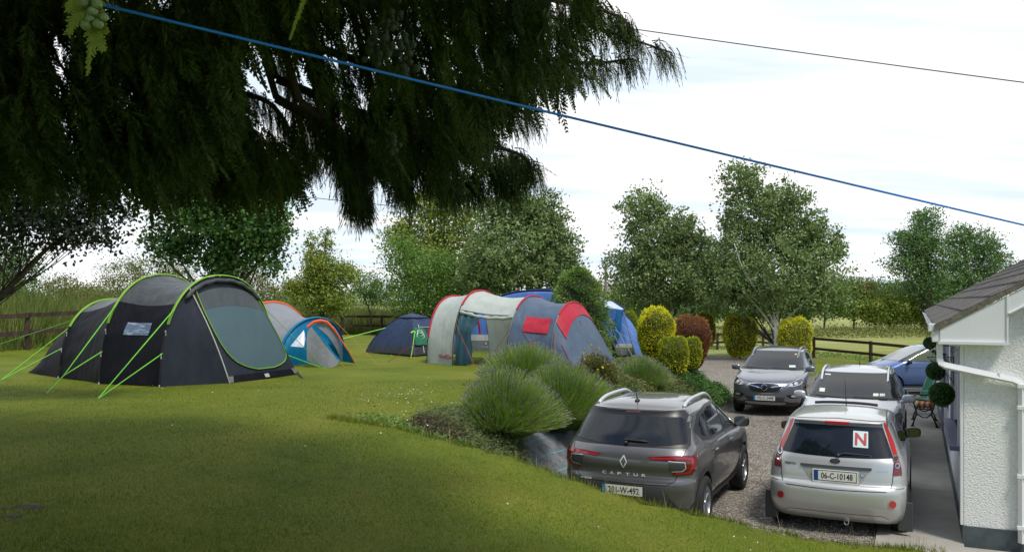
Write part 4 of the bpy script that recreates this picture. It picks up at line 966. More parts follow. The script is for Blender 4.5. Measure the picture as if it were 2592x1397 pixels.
M['pvc'] = mat('clear_pvc', (.10, .14, .20), .08, spec=.9, c2=(.28, .34, .44), scale=5, contrast=(.5, .62), stretch=(1, 1, 5))
M['o_red'] = cloth('red_nylon', (.42, .022, .045)); M['o_pale'] = cloth('pale_grey_nylon', (.50, .55, .51), (.57, .62, .58), trans=.25)
M['o_slate'] = cloth('slate_blue_nylon', (.085, .125, .19), (.10, .145, .215)); M['o_teal'] = cloth('teal_nylon', (.025, .075, .10)); M['o_dark'] = cloth('dark_teal_nylon', (.012, .028, .04))
M['b_blue'] = cloth('blue_nylon', (.09, .20, .55), (.11, .24, .62)); M['b_pale'] = cloth('pale_blue_nylon', (.45, .55, .72)); M['b_deep'] = cloth('deep_blue_nylon', (.012, .12, .30)); M['b_navy'] = cloth('navy_trim', (.012, .02, .06))
M['b_cream'] = cloth('cream_band', (.50, .49, .45)); M['b_mud'] = cloth('grey_mudwall', (.16, .18, .18))
M['s_grey'] = cloth('light_grey_nylon', (.24, .255, .29), (.29, .30, .33), trans=.2); M['s_cyan'] = cloth('cyan_nylon', (.0, .16, .34), (.0, .19, .38)); M['s_or'] = mat('orange_trim', (.80, .12, .02), .5); M['s_door'] = cloth('grey_mesh_door', (.16, .175, .185), trans=.2)
M['navy'] = cloth('navy_nylon', (.018, .035, .085), (.022, .042, .1), trans=.03); M['groundsheet'] = cloth('groundsheet', (.035, .04, .05))
M['cordr'] = mat('red_cord', (.35, .03, .02), .6); M['cordo'] = mat('orange_cord', (.55, .25, .05), .6)
Z = Vector((0, 0, 1))
class Arch:
    def __init__(s, a, b, h, p=2.25, lean=Vector((0, 0, 0))):
        s.a, s.b, s.h, s.p, s.lean = Vector(a), Vector(b), h, p, lean
    def __call__(s, th):
        c, n = math.cos(th), max(0, math.sin(th)); e = 2/s.p; lat = -math.copysign(abs(c)**e, c); v = n**e
        return (s.a+s.b)/2+(s.b-s.a)/2*lat+Z*s.h*v+s.lean*v
    def at_h(s, h):
        return math.asin(min(1, (h/s.h))**(s.p/2))
def loft(A, B, sag=.05, wr=.012, seed=0):
    cA = (A.a+A.b)/2; cB = (B.a+B.b)/2
    def f(u, th, off=0):
        p = A(th).lerp(B(th), u); c = cA.lerp(cB, u)+Z*.6; n = (p-c).normalized()
        k = 4*u*(1-u)
        w = math.sin(th*17+seed*3+4*u)*.5+math.sin(th*31-u*9+seed)*.3
        return p-n*(sag*k*(.35+.65*math.sin(th)))+n*(wr*w*(abs(2*u-1)**.7)*(.3+k)+off)
    return f
def surf(f, u0, u1, t0, t1, nu=16, nt_=30, off=0): return [[f(u0+(u1-u0)*i/nu, t0+(t1-t0)*j/nt_, off) for j in range(nt_+1)] for i in range(nu+1)]
def apipe(A, t0, t1, r, n=28): return MB().tube([A(t0+(t1-t0)*i/n) for i in range(n+1)], r, 6)
def guy(name, pts, m, r, root):
    return MB().tube(pts, r, 5).build(name, m, root)
def peg(p, root): MB().tube([p+Vector((0, 0, .05)), p-Vector((0, 0, .12))], .007, 5).build('tent_peg', M['pole'], root)
PI = math.pi

# large black tunnel tent
T = empty('tunnel_tent', (0, 0, 0), 0, 'large black and grey three hoop tunnel tent with lime green piping', 'tent')
b_ = Vector((.47, .88, 0))
def foot(px, py, w): a = Gt(px, py); c = a+b_*w; c.z = tz(c.x, c.y); return a, c
A1 = Arch(*foot(151, 957, 2.5), 1.62); A2 = Arch(*foot(254, 972, 2.9), 2.12); A3 = Arch(*foot(407, 979, 2.95), 2.10, 2.3)
tail = Gt(71, 943); t2 = tail+b_*2.2; t2.z = tz(t2.x, t2.y)
A0 = Arch(tail, t2, .10, 2.0); Am = Arch(tail.lerp(A1.a, .45), t2.lerp(A1.b, .45), 1.02, 2.1)
split = .93
def two(name, X, Y_, sag, seed, hs=None):
    f = loft(X, Y_, sag, .026, seed); mb = MB(); tA = hs or .95
    mb.grid(surf(f, 0, 1, 0, tA, 18, 22), 0); mb.build('side_wall', M['t_black'], T, True); mb = MB(); mb.grid(surf(f, 0, 1, PI-tA, PI, 18, 22), 0); mb.build('side_wall', M['t_black'], T, True)
    mb = MB(); mb.grid(surf(f, 0, 1, tA, PI-tA, 18, 30), 0); mb.build('roof_panel', M['t_grey'], T, True); return f
two('rear', A1, A2, .13, 1); f23 = two('mid', A2, A3, .14, 2, .80)
mb = MB(); mb.grid(surf(loft(Am, A1, .05, .02, 4), 0, 1, 0, PI, 10, 40)); mb.grid(surf(loft(A0, Am, .02, .02, 5), 0, 1, 0, PI, 10, 40)); mb.build('rear_panel', M['t_black'], T, True)
wd = MB(); wd.grid(surf(f23, .26, .66, .42, .56, 8, 6, .012)); wd.build('side_window', M['pvc'], T, True)
for X in (A1, A2, A3):
    t0 = X.at_h(1.15 if X is not A1 else 1.05)
    mb = MB(); n = 40; rows = []
    for i in range(n+1):
        th = t0+(PI-2*t0)*i/n; p = X(th); d = (X(th+.01)-X(th-.01)).normalized(); c = (X.a+X.b)/2+Z*.6; o = (p-c).normalized(); ax = d.cross(o).normalized()
        rows.append([p+o*.010-ax*.03, p+o*.028-ax*.022, p+o*.032, p+o*.028+ax*.022, p+o*.010+ax*.03])
    mb.grid(rows); mb.build('lime_piping', M['lime'], T, True)
    for s_ in (1, -1):
        r0, r1 = (0, t0) if s_ == 1 else (PI, PI-t0)
        pts = [X(r0+(r1-r0)*i/14) for i in range(15)]; cc = (X.a+X.b)/2; o = (pts[0]-cc).normalized()*.02
        MB().tube([p+o for p in pts], .012, 6).build('pole', M['polek'], T)
        if s_ == 1:
            for hh in (1.05, .62, .04):
                if hh > 1 and X is A1: hh = .95
                p = X(X.at_h(hh))+o*1.6; MB().tube([p, p-Z*.10], .013, 6).build('pole_cuff', M['cuff'], T)
# front: sloping face with the big rounded door panel
F1 = Gt(581, 970); F2 = Gt(753, 947); th1, th2 = 1.04, PI-.98
tl, tr_ = A3(th1), A3(th2)
def ruled(la, lb, n=12, bul=.0, bd=Vector((0, 0, 0))): return [[a.lerp(b, i/n)+bd*bul*4*(i/n)*(1-i/n) for a, b in zip(la, lb)] for i in range(n+1)]
k = 24
leftleg = [A3(th1*(1-i/k)) for i in range(k+1)]; ledge = [tl.lerp(F1, i/k)+Vector((.3, -.25, 0))*.25*math.sin(PI*i/k) for i in range(k+1)]
base = [A3(0)]; mb = MB(); mb.grid(ruled(leftleg, ledge, 10, -.04, Vector((.6, -.5, 0)))); mb.build('front_side_panel', M['t_front'], T, True)
rightleg = [A3(th2+(PI-th2)*i/k) for i in range(k+1)]; redge = [tr_.lerp(F2, i/k)+Vector((.3, -.25, 0))*.15*math.sin(PI*i/k) for i in range(k+1)]
mb = MB(); mb.grid(ruled(rightleg, redge, 8)); mb.build('front_side_panel', M['t_front'], T, True)
topl = [A3(th1+(th2-th1)*i/20) for i in range(21)]
def face(u, v, off=0):
    """u across 0..1, v down 0..1"""
    l = ledge[0].lerp(ledge[-1], v)+Vector((.3, -.25, 0))*.25*math.sin(PI*v); r = redge[0].lerp(redge[-1], v)+Vector((.3, -.25, 0))*.15*math.sin(PI*v)
    p = l.lerp(r, u); 
    arc = A3(th1+(th2-th1)*u)-tl.lerp(tr_, u); p = p+arc*(1-v)**3
    return p+Vector((.80, -.60, .25))*(off+.0)
mb = MB(); mb.grid([[face(i/16, j/20) for i in range(17)] for j in range(21)]); mb.build('front_panel', M['t_front'], T, True)
def facepoly(poly, off, m, name, n=10):
    # poly as left/right outline: list of (v,u0,u1)
    mb = MB(); mb.grid([[face(u0+(u1-u0)*i/n, v, off) for i in range(n+1)] for v, u0, u1 in poly]); return mb.build(name, m, T, True)
vs_ = [.24, .3, .4, .5, .6, .68, .74, .79, .83, .86, .885]
us0 = [.035, .035, .04, .05, .07, .10, .14, .19, .26, .34, .44]; us1 = [.97, .97, .97, .975, .975, .97, .96, .93, .88, .80, .68]
facepoly(list(zip(vs_, us0, us1)), .012, M['t_screen'], 'door_panel')
facepoly([(.09, .06, .95), (.16, .04, .965), (.238, .035, .97)], .011, cloth('vent_mesh_grey', (.075, .09, .10)), 'door_vent')
zp = [face(a, v, .02) for v, a in zip([.02, .1]+vs_, [.07, .05]+us0)]+[face(a, v, .02) for v, a in reversed(list(zip([.02, .1]+vs_, [.95, .96]+us1)))]
MB().tube(zp, .011, 5).build('lime_zip', M['lime'], T)
MB().tube([face(.0, i/12, .01) for i in range(13)], .012, 5).build('seam', M['cuff'], T)
sk = MB(); sk.grid([[face(i/12, v, .012+(.0 if v < 1 else .0)) for i in range(13)] for v in (.925, .96, 1.0)]); sk.build('mud_flap', M['t_black'], T, True)
facepoly([(.945, .50, .565), (.985, .50, .565)], .02, M['cuff'], 'small_patch'); facepoly([(.93, .0, .07), (.995, .0, .05)], .022, M['b_mud'], 'corner_patch'); facepoly([(.92, .93, 1), (.99, .95, 1)], .022, M['b_mud'], 'corner_patch')
# rolled flap under the front hoop
mb = MB(); pts = [A3(th1-.12+(th2-th1+.2)*i/22)+Vector((.05, -.04, -.09-.008*math.sin(i*1.9))) for i in range(23)]; mb.tube(pts, [.02]+[.045+.006*math.sin(i*2.3) for i in range(21)]+[.02], 8); mb.build('rolled_flap', M['t_grey'], T, True)
for px, py, X, h1, h2 in ((2, 962, A1, 1.05, .62), (248, 1009, A3, 1.45, .62)):
    g_ = Gt(px, py); guy('guy_line', [g_, X(X.at_h(h1))], M['limeg'], .009, T); guy('guy_line', [g_, X(X.at_h(h2))], M['limeg'], .009, T); peg(g_, T)
g_ = Gt(116, 997); j = g_.lerp(A2(A2.at_h(1.0)), .27); guy('guy_line', [g_, j, A2(A2.at_h(1.55))], M['limeg'], .009, T); guy('guy_line', [j, A2(A2.at_h(.62))], M['limeg'], .009, T); peg(g_, T)
g_ = G(-60, 890, 1.6); guy('guy_line', [g_, A1(A1.at_h(1.2))], M['limeg'], .005, T)
g_ = Gt(766, 958); guy('corner_strap', [F2+Z*.06, g_], M['polek'], .016, T)
g_ = Gt(826, 935); guy('guy_line', [g_, A3(PI-A3.at_h(1.5))], M['limeg'], .006, T); guy('guy_line', [g_, A3(PI-A3.at_h(.55))], M['limeg'], .009, T); peg(g_, T)

# grey, blue and orange tent behind it
T = empty('small_tunnel_tent', (0, 0, 0), 0, 'pale grey and bright blue tent with orange piping and an unzipped door', 'tent')
B1 = Arch(Gt(700, 925), Gt(868, 914), 1.16, 2.1, Vector((.12, .05, 0)))
c = Vector((-6.43, 22.8, 0)); d = Vector((.63, .77, 0))
def gp_(v): v = Vector(v); v.z = tz(v.x, v.y); return v
B2 = Arch(gp_(c-d*1.35), gp_(c+d*1.35), 1.56, 2.1); B3 = Arch(gp_(Vector((-8.0, 23.6, 0))-d*.6), gp_(Vector((-8.0, 23.6, 0))+d*.6), .3, 2)
mb = MB(); mb.grid(surf(loft(B1, B2, .16, .012, 1), 0, 1, 0, PI, 18, 44)); mb.grid(surf(loft(B2, B3, .05, .012, 2), 0, 1, 0, PI, 14, 44)); mb.build('flysheet', M['s_grey'], T, True)
MB().tube([B2(.5+(PI-1.0)*i/24)+Z*.01 for i in range(25)], .030, 6).build('orange_piping', M['s_or'], T)
rows = []
for i in range(31):
    th = .02+(PI-.04)*i/30; p = B1(th); d_ = (B1(th+.01)-B1(th-.01)).normalized(); o = (p-(B1.a+B1.b)/2-Z*.2).normalized(); ax = d_.cross(o).normalized(); rows.append([p+o*.01-ax*.06, p+o*.03, p+o*.01+ax*.06])
MB().grid(rows).build('blue_piping', M['s_cyan'], T, True)
def bface(u, v, off=0):
    """front face of the arch: u across, v height"""
    th = math.acos(max(-1, min(1, 1-2*u))); p = B1(th); q = B1.a.lerp(B1.b, u*.9+.05); q.z = B1.a.z
    q2 = q.lerp(p, v); fw = Vector((.25, -.75, 0)); return q2+fw*(.28*math.sin(PI*min(1, v+.0))*.4+(1-v)*.18+off)
mb = MB(); mb.grid([[bface(.01+.98*i/24, j/12) for i in range(25)] for j in range(13)]); mb.build('front_panel', M['s_cyan'], T, True)
def bp(poly, off, m, name, k=0):
    pts = [P(x, y, Yv) for x, y, Yv in poly]; c = sum(pts, Vector())/len(pts); 
    mb = MB(); c = c+Vector((0, -.05, 0)); n = len(pts)
    mb.add(pts+[c], [(i, (i+1) % n, n) for i in range(n)]); return mb.build(name, m, T, True)
bp([(735, 876, 20.55), (769, 835, 20.8), (773, 858, 20.7), (769, 879, 20.55)], 0, mat('pale_window', (.45, .52, .62), .2, c2=(.65, .7, .75), scale=12), 'front_window')
bp([(786, 828, 20.75), (812, 813, 20.85), (838, 826, 20.9), (856, 850, 21.0), (866, 880, 21.1), (867, 912, 21.3), (850, 900, 21.0), (820, 868, 20.8)], 0, M['s_grey'], 'grey_front_panel')
bp([(786, 828, 20.70), (798, 822, 20.72), (830, 850, 20.75), (850, 880, 20.85), (866, 913, 21.2), (858, 913, 21.0), (826, 872, 20.7)], 0, M['s_cyan'], 'blue_strip')
bp([(788, 827, 20.6), (779, 838, 20.55), (776, 862, 20.4), (777, 912, 20.4), (800, 924, 20.4), (832, 932, 20.35), (852, 926, 20.5), (858, 914, 20.7), (820, 868, 20.6)], 0, M['s_door'], 'door_flap')
bp([(867, 868, 21.1), (880, 885, 21.1), (897, 919, 21.4), (868, 915, 21.3)], 0, M['s_cyan'], 'wing_panel')
MB().tube([P(x, y, q) for x, y, q in ((778, 828, 20.7), (795, 815, 20.75), (812, 811.5, 20.8), (828, 815, 20.85), (845, 833, 20.9), (862, 858, 21), (880, 886, 21.1), (898, 919, 21.4))], [.035, .04, .04, .035, .028, .018, .015, .012], 6).build('orange_piping', M['s_or'], T)
for a, b2, r in (((848, 812, 21.2), (957, 924, 20.9), .005), ((880, 880, 21.3), (928, 914, 21.4), .005), ((852, 905, 21.1), (874, 931, 20.4), .005)): guy('guy_line', [P(*a), P(*b2)], M['cordo'], r, T)

# small navy dome
T = empty('dome_tent', (0, 0, 0), 0, 'small navy blue dome tent with a green towel in its doorway', 'tent')
cs = [Vector((-4.47, 26.0, 0)), Vector((-2.83, 24.3, 0)), Vector((-1.2, 25.7, 0)), Vector((-2.6, 27.6, 0))]; ap = sum(cs, Vector())/4-Vector((.28, 0, 0)); hh = 1.14
def dome(r, s_, off=0):
    k = int(s_) % 4; f = s_-int(s_); a = cs[k].lerp(cs[(k+1) % 4], f); z0 = tz(a.x, a.y); inw = 1-.10*math.sin(PI*f)*1.6*(1 if r > .3 else r/.3)
    q = ap.lerp(a, r*inw+.0); hz = (max(0, 1-r**1.75))**.80*hh*(1-.06*math.sin(PI*f)*r); n = (q-ap).normalized() if r > .05 else Z
    return Vector((q.x, q.y, 1.36+hz+off))+n*off
mb = MB(); mb.grid([[dome((i/22)**.8, 4*j/80) for j in range(80)] for i in range(23)], closed=True); mb.build('flysheet', M['navy'], T, True)
mb = MB(); mb.grid([[dome(r, 4*j/80, .012) for j in range(80)] for r in (.93, .97, 1.0)], closed=True); mb.build('groundsheet_edge', M['groundsheet'], T, True)
mb = MB(); mb.grid([[dome(i/6*.26, 4*j/40, .03) for j in range(40)] for i in range(7)], closed=True); mb.build('vent_cap', M['navy'], T, True)
for k in range(4): MB().tube([dome(.05+.95*i/16, k+.001, .01) for i in range(17)], .010, 5).build('pole_sleeve', M['b_navy'], T)
mb = MB(); mb.grid([[dome(r, 1.20+.55*i/8*(1 if r < .9 else .9), .012) for i in range(9)] for r in (.55, .65, .75, .85, .95)]); mb.build('open_doorway', M['ink'], T, True)
MB().tube([dome(r, 1.2, .02) for r in (.5, .7, .9, .99)], .012, 5).build('door_edge', M['b_cream'], T); MB().tube([dome(.56, 1.2+.5*i/8, .02) for i in range(9)], .01, 5).build('door_edge', M['b_cream'], T)
mb = MB(); mb.grid([[dome(r, 1.04+.30*i/6, .05+.012*math.sin(i*2.1+r*9)) for i in range(7)] for r in (.60, .68, .76, .84, .91)]); tw = mb.build('towel', mat('green_towel', (.0, .14, .07), .8), None, True)
tag(tw, 'green towel with a pale emblem draped over the navy tent doorway', 'towel')
mb = MB()
for i in range(3): mb.tube([dome(.73+.035*math.cos(a)*(1+.3*i)+.04*i-.03, 1.17+.06*math.sin(a)*(1+.2*i), .075) for a in np.linspace(0, 5.2, 14)], .008, 4)
mb.build('emblem', M['platew'], tw)
guy('neon_strap', [P(1050, 838, 24.2), P(1046, 870, 24.1), P(1040, 906, 24.0)], mat('neon_strap', (.35, .85, .08), .5), .012, T); guy('neon_strap', [P(1040, 842, 24.1), P(1048, 838, 24.2), P(1052, 842, 24.2)], mat('neon_strap', (.35, .85, .08), .5), .02, T)
guy('guy_line', [P(976, 830, 25.9), P(866, 858, 24.2)], mat('neon_cord', (.30, .75, .06), .5), .012, T)

# red, pale grey and slate blue tunnel tent
T = empty('red_tunnel_tent', (0, 0, 0), 0, 'pale grey and slate blue tunnel tent with red hoops and red window flap', 'tent')
b_ = Vector((.5, .866, 0))
def ft(v, w=2.6):
    v = gp_(v); c = gp_(v+b_*w); return v, c
H1 = Arch(*ft(Gt(1082, 919)), 1.72, 2.5); H2 = Arch(*ft(Gt(1147, 925)), 1.86, 2.4); H3 = Arch(*ft(Vector((-.10, 20.2, 0))), 1.72, 2.3); H4 = Arch(*ft(Vector((.90, 19.7, 0)), 2.5), 1.60, 2.2)
E = Arch(gp_((1.75, 19.5, 0)), gp_((2.92, 21.5, 0)), .06, 2)
f12 = loft(H1, H2, .04, .008, 1); f23 = loft(H2, H3, .10, .03, 2); f34 = loft(H3, H4, .09, .03, 3); f4e = loft(H4, E, -.10, .012, 4)
mb = MB(); mb.grid(surf(f12, 0, 1, 0, PI-.75, 8, 34)); mb.grid(surf(f12, .35, 1, PI-.75, PI, 6, 12)); mb.build('porch_wall', M['o_pale'], T, True)
mb = MB(); mb.grid(surf(f23, 0, 1, .78, PI-.55, 14, 30)); mb.grid(surf(f23, .0, 1, PI-.55, PI, 8, 12)); mb.build('porch_roof', M['o_pale'], T, True)
mb = MB(); mb.tube([f23(i/20, .77, .0)+Z*(-.04-.008*math.sin(i*1.3)-.05*math.sin(PI*i/20)) for i in range(21)], [.045+.01*math.sin(i*2.1) for i in range(21)], 7); mb.build('rolled_door', M['o_pale'], T, True)
mb = MB(); mb.grid(surf(f34, 0, 1, 0, PI, 14, 44)); mb.build('bedroom_wall', M['o_slate'], T, True)
mb = MB(); mb.grid(surf(f4e, 0, 1, 0, PI, 18, 44)); mb.build('sleeping_end', M['o_slate'], T, True)
mb = MB(); mb.grid([[f4e(max(0, .30*(.75+.35*abs(2*j/24-1)**1.5))*i/8, .72+(PI-1.1)*j/24, .02+.015*i/8) for j in range(25)] for i in range(9)]); mb.build('red_hood', M['o_red'], T, True)
mb = MB(); mb.grid(surf(f34, .26, .86, .80, .50, 8, 8, .025)); mb.build('red_window_flap', M['o_red'], T, True)
MB().tube([f34(.52, .32, .04), f34(.52, .18, .03)], [.035, .03], 5).build('red_strap', M['o_red'], T)
for p in (.3, .8): MB().tube([f34(p, .49, .03), f34(.52, .34, .04)], .005, 4).build('red_tie', M['cordr'], T)
for X, r in ((H1, .030), (H2, .030), (H3, .024), (H4, .026)):
    t0 = X.at_h(X.h*.80) if X is not H1 else .3
    MB().tube([X(t0+(PI-2*t0)*i/26)+Z*.012 for i in range(27)], r, 6).build('red_piping', M['o_red'], T)
    MB().tube([X(t0*i/14)-b_*.03 for i in range(15)], .011, 6).build('pole', M['pole'] if X in (H3, H4) else M['polek'], T)
# end wall of the porch (far left) and door curtains
mb = MB(); mb.grid([[H1(th).lerp(Vector((H1.a.lerp(H1.b, .5-.5*math.cos(th)).x, H1.a.lerp(H1.b, .5-.5*math.cos(th)).y, H1.a.z)), v) for th in np.linspace(.02, 1.45, 20)] for v in np.linspace(0, 1, 6)]); mb.build('end_wall', M['o_pale'], T, True)
def curtain(f, u0, u1, m, name, thA=.95, inw=.05, un=.0, flip=False):
    rows = []
    for j in range(17):
        th = thA*(1-j/16); v = j/16; row = []
        for i in range(9):
            u = u0+(u1-u0)*i/8*(1+un*math.sin(v*9)); row.append(f(u, th, -inw+.03*math.sin(i*2.0+v*4)))
        rows.append(row)
    return MB().grid(rows).build(name, m, T, True)
curtain(f23, .02, .30, M['o_teal'], 'tied_back_door', .78, .04, .12)
curtain(f23, .80, 1.02, M['o_dark'], 'dark_inner_curtain', .72, .45, .2)
# groundsheet and pale door edge on the far side
MB().tube([f12(.35, PI-.75*i/10, .01) for i in range(11)], .012, 5).build('door_edge', M['cordr'], T)
lg = MB(); q = [f12(.45+.5*i/8, .075+.012*math.sin(i*1.4)+.012*(1-abs(i-4)/4), .012) for i in range(9)]; lg.tube(q, .010, 4); lg.tube([f12(.5+.4*i/6, .062, .012) for i in range(7)], .012, 4); lg.build('mountain_logo', M['o_red'], T)
for a, b2 in ((H2(.5), Gt(1205, 935)), (H3(.55), Gt(1225, 930)), (H4(.55), (1.0, 18.7, 1.3)), (f4e(.25, .5, .02), f4e(.7, .15, .05)), (f4e(.3, 1.4, .02), f4e(.85, 1.4, .02)), (H1(.5)-Z*.3, Gt(1034, 908)), (H1(.35), Gt(982, 915))):
    guy('guy_line', [Vector(a), Vector(b2)], M['cordr'], .006, T)

# big blue tent behind
T = empty('blue_frame_tent', (0, 0, 0), 0, 'large mid blue tent with a grey skirt standing behind the red hooped tent', 'tent')
K1 = Arch(gp_((-1.60, 27.2, 0)), gp_((3.55, 25.3, 0)), 1.95, 2.3); K2 = Arch(gp_((-1.2, 30.0, 0)), gp_((4.3, 28.0, 0)), 2.12, 2.3); K3 = Arch(gp_((-.6, 31.6, 0)), gp_((4.4, 29.8, 0)), .3, 2)
mb = MB(); mb.grid(surf(loft(K1, K2, .05, .01, 1), 0, 1, 0, PI, 14, 50)); mb.grid(surf(loft(K2, K3, -.1, .01, 1), 0, 1, 0, PI, 10, 50)); mb.build('flysheet', M['b_blue'], T, True)
def kf(u, z, off=0):
    """front face: u 0..1 across, z height in m (clipped to the arch)"""
    th = math.acos(max(-1, min(1, 1-2*u))); top = K1(th).z-1.36; lat = K1.a.lerp(K1.b, u); w = K1(th)
    f = min(1, z/max(top, .05)); p = Vector((lat.x, lat.y, 0)).lerp(Vector((w.x, w.y, 0)), f**3); return Vector((p.x-.15*off, p.y-.35*math.sin(PI*u)*(1-z/2.4)-off, 1.34+min(z, top)))
def kband(z0, z1, m, name, off=0, u0=.02, u1=.98, n=30, k=6): return MB().grid([[kf(u0+(u1-u0)*i/n, z0+(z1-z0)*j/k, off) for i in range(n+1)] for j in range(k+1)]).build(name, m, T, True)
kband(0, .34, M['b_mud'], 'grey_skirt'); kband(.34, .52, M['b_cream'], 'cream_band'); kband(.52, 2.0, M['b_blue'], 'front_wall', k=16)
kband(.66, 1.30, mat('smoky_window', (.10, .12, .16), .1, c2=(.22, .24, .28), scale=6), 'front_window', .03, .16, .30, 8)
MB().tube([K1(.5+(PI-1)*i/30)+Z*.015+Vector((0, -.02, 0)) for i in range(31)], .035, 6).build('navy_piping', M['b_navy'], T)
MB().tube([K2(.6+(PI-1.2)*i/30)+Z*.02 for i in range(31)], .035, 6).build('navy_piping', M['b_navy'], T)
vs, fs = text_geo('HI GEAR', .05, .36, .01); mb = MB(); uc = .158
mb.add([kf(uc+x/5.5, .14+y, .012) for x, y in vs], fs); mb.add([kf(uc-.012+a/5.5, .225+b, .012) for a, b in ((0, 0), (.06, 0), (.06, .06), (0, .06))], [(0, 1, 2, 3)]); mb.build('pale_logo', M['b_cream'], T)
# porch wing at its right end
def pf_(poly, m, name): 
    pts = [P(*q) for q in poly]; c = sum(pts, Vector())/len(pts)+Vector((0, -.04, 0)); n = len(pts); return MB().add(pts+[c], [(i, (i+1) % n, n) for i in range(n)]).build(name, m, T, True)
pf_([(1518, 752, 26.5), (1550, 762, 26), (1583, 780, 25.4), (1578, 784, 25.2), (1552, 781, 25.2), (1530, 779, 25.3)], M['b_pale'], 'pale_roof_edge')
pf_([(1530, 779, 25.2), (1558, 781, 25.0), (1578, 784, 25.1), (1606, 868, 25.1), (1600, 870, 25.0), (1552, 870, 25.0), (1538, 825, 25.1)], M['b_blue'], 'wing_wall')
pf_([(1560, 786, 24.93), (1576, 786, 24.93), (1570, 850, 24.9), (1562, 866, 24.9), (1556, 850, 24.9)], M['b_deep'], 'deep_blue_panel')
pf_([(1552, 870, 25.0), (1600, 870, 25.0), (1604, 880, 25), (1556, 880, 25)], M['b_cream'], 'cream_band'); pf_([(1556, 880, 25.0), (1604, 880, 25.0), (1610, 899, 25), (1562, 899, 25)], M['b_mud'], 'grey_skirt')
MB().tube([P(1515, 748, 26.4), P(1550, 763, 26), P(1582, 779, 25.3), P(1577, 788, 25.0)], .03, 6).build('navy_piping', M['b_navy'], T)
for a, b2 in (((1531, 779, 25.0), (1575, 900, 24.7)), ((1577, 788, 24.9), (1608, 900, 24.8))): MB().tube([P(*a), P(*b2)], .014, 6).build('pole', M['pole'], T)
for a, b2 in (((1548, 830, 24.9), (1690, 918, 23.6)), ((1576, 820, 24.9), (1660, 905, 24.2)), ((1540, 800, 24.9), (1610, 915, 23.8))): guy('guy_line', [P(*a), P(*b2)], mat('pale_cord', (.35, .5, .3), .6), .006, T)

# ---------------------------------------------------------------- lines overhead
M['rope'] = mat('blue_rope', (.02, .24, .85), .45, bump=.001, bscale=300)
a = Vector((-1.31, 2.7, 3.89)); b2 = Vector((10.3, 7.7, 2.36))
r = MB(); pts = [a.lerp(b2, i/40)-Z*(.03*4*(i/40)*(1-i/40)) for i in range(41)]; r.tube(pts, .0052, 8)
tag(r.build('washing_line', M['rope'], None, True), 'taut blue washing line running from the conifer to the house', 'washing line')
hk = MB(); hk.tube([b2, b2+Vector((.05, .16, .03))], .008, 6); tag(hk.build('wall_hook', M['black']), 'small black hook holding the blue washing line', 'hook') if False else None
M['cable'] = mat('cable', (.05, .05, .055), .6)
def cable(p, q, sag, r_, label):
    m = MB(); m.tube([p.lerp(q, i/40)-Z*sag*4*(i/40)*(1-i/40) for i in range(41)], r_, 5); tag(m.build('overhead_cable', M['cable']), label, 'cable', 'overhead cables')
cable(P(1100, 0, 20), P(3100, 275, 15), .05, .012, 'upper overhead cable crossing the sky at the right')
cable(P(640, 483, 42), P(1330, 548, 44), .10, .018, 'lower overhead cable crossing behind the hanging conifer branches')
x, y = P(1533, 760, 78).x, 78; m = MB(); m.tube([(0, 0, -.5), (0, 0, 6.3)], [.15, .11], 10)
po = m.build('utility_pole', mat('pole_wood', (.16, .13, .10), .8, c2=(.24, .2, .16), scale=8)); po.location = (x, y, 0); tag(po, 'thin wooden utility pole standing beyond the hedge', 'pole')

# ---------------------------------------------------------------- flag, bench, chair
fl = empty('flag', ST(24.3, -6.0)+(1.24,), 0, 'small green white and orange flag hanging limp behind the clipped bushes', 'flag')
m = MB(); m.tube([(0, 0, -.5), (0, 0, 1.0)], .009, 6); m.build('flag_pole', M['fence'], fl)
m = MB(); rows = []
for i in range(13):
    v = i/12; rows.append([Vector((-u*.36*(.25+.75*v)*.9, .03*math.sin(u*9+v*3), .98-.08*u-(.46*v)*(.75+.3*u))) for u in np.linspace(0, 1, 10)])
for k in range(3): m.grid(rows[k*4:k*4+5], k)
m.build('flag_cloth', [mat('flag_green', (.0, .22, .10), .7), mat('flag_white', (.75, .75, .75), .7), mat('flag_orange', (.75, .20, .06), .7)], fl, True)
be = empty('garden_bench', (*ST(22.4, .16), .03), math.atan2(U[1], U[0])-PI/2, 'black cast iron garden bench with a colourful cushion against the house', 'bench')
for yy in (-.62, .62):
    m = MB()
    m.tube([(-.26, yy, 0), (-.23, yy, .12), (-.17, yy, .30), (-.20, yy, .43)], [.028, .018, .02, .022], 6); m.tube([(-.30, yy, .01), (-.22, yy, .02)], .022, 6)
    m.tube([(.26, yy, 0), (.21, yy, .14), (.13, yy, .30), (.17, yy, .42), (.26, yy, .80)], [.028, .018, .02, .022, .018], 6); m.tube([(.30, yy, .01), (.22, yy, .02)], .022, 6)
    m.tube([(-.20, yy, .42), (.17, yy, .40)], .018, 6); m.tube([(-.17, yy, .30), (-.05, yy, .22), (.05, yy, .22), (.13, yy, .30)], .014, 6)
    m.tube([(-.20, yy, .43), (-.24, yy, .56), (-.18, yy, .63), (0, yy, .61), (.21, yy, .62)], [.018, .016, .02, .018, .015], 6)
    m.build('end_frame', M['black'], be, True)
m = MB(); [m.box((-.17+.075*i, 0, .44), (.06, 1.22, .02), bev=.004) for i in range(5)]; [m.box((.20+.022*i, 0, .52+.09*i), (.02, 1.22, .07), bev=.004) for i in range(3)]; m.build('slats', M['fence'], be)
cu = MB(); cu.box((-.02, -.15, .49), (.36, .85, .09), bev=.035); cu.box((.17, -.15, .64), (.10, .80, .30), bev=.04)
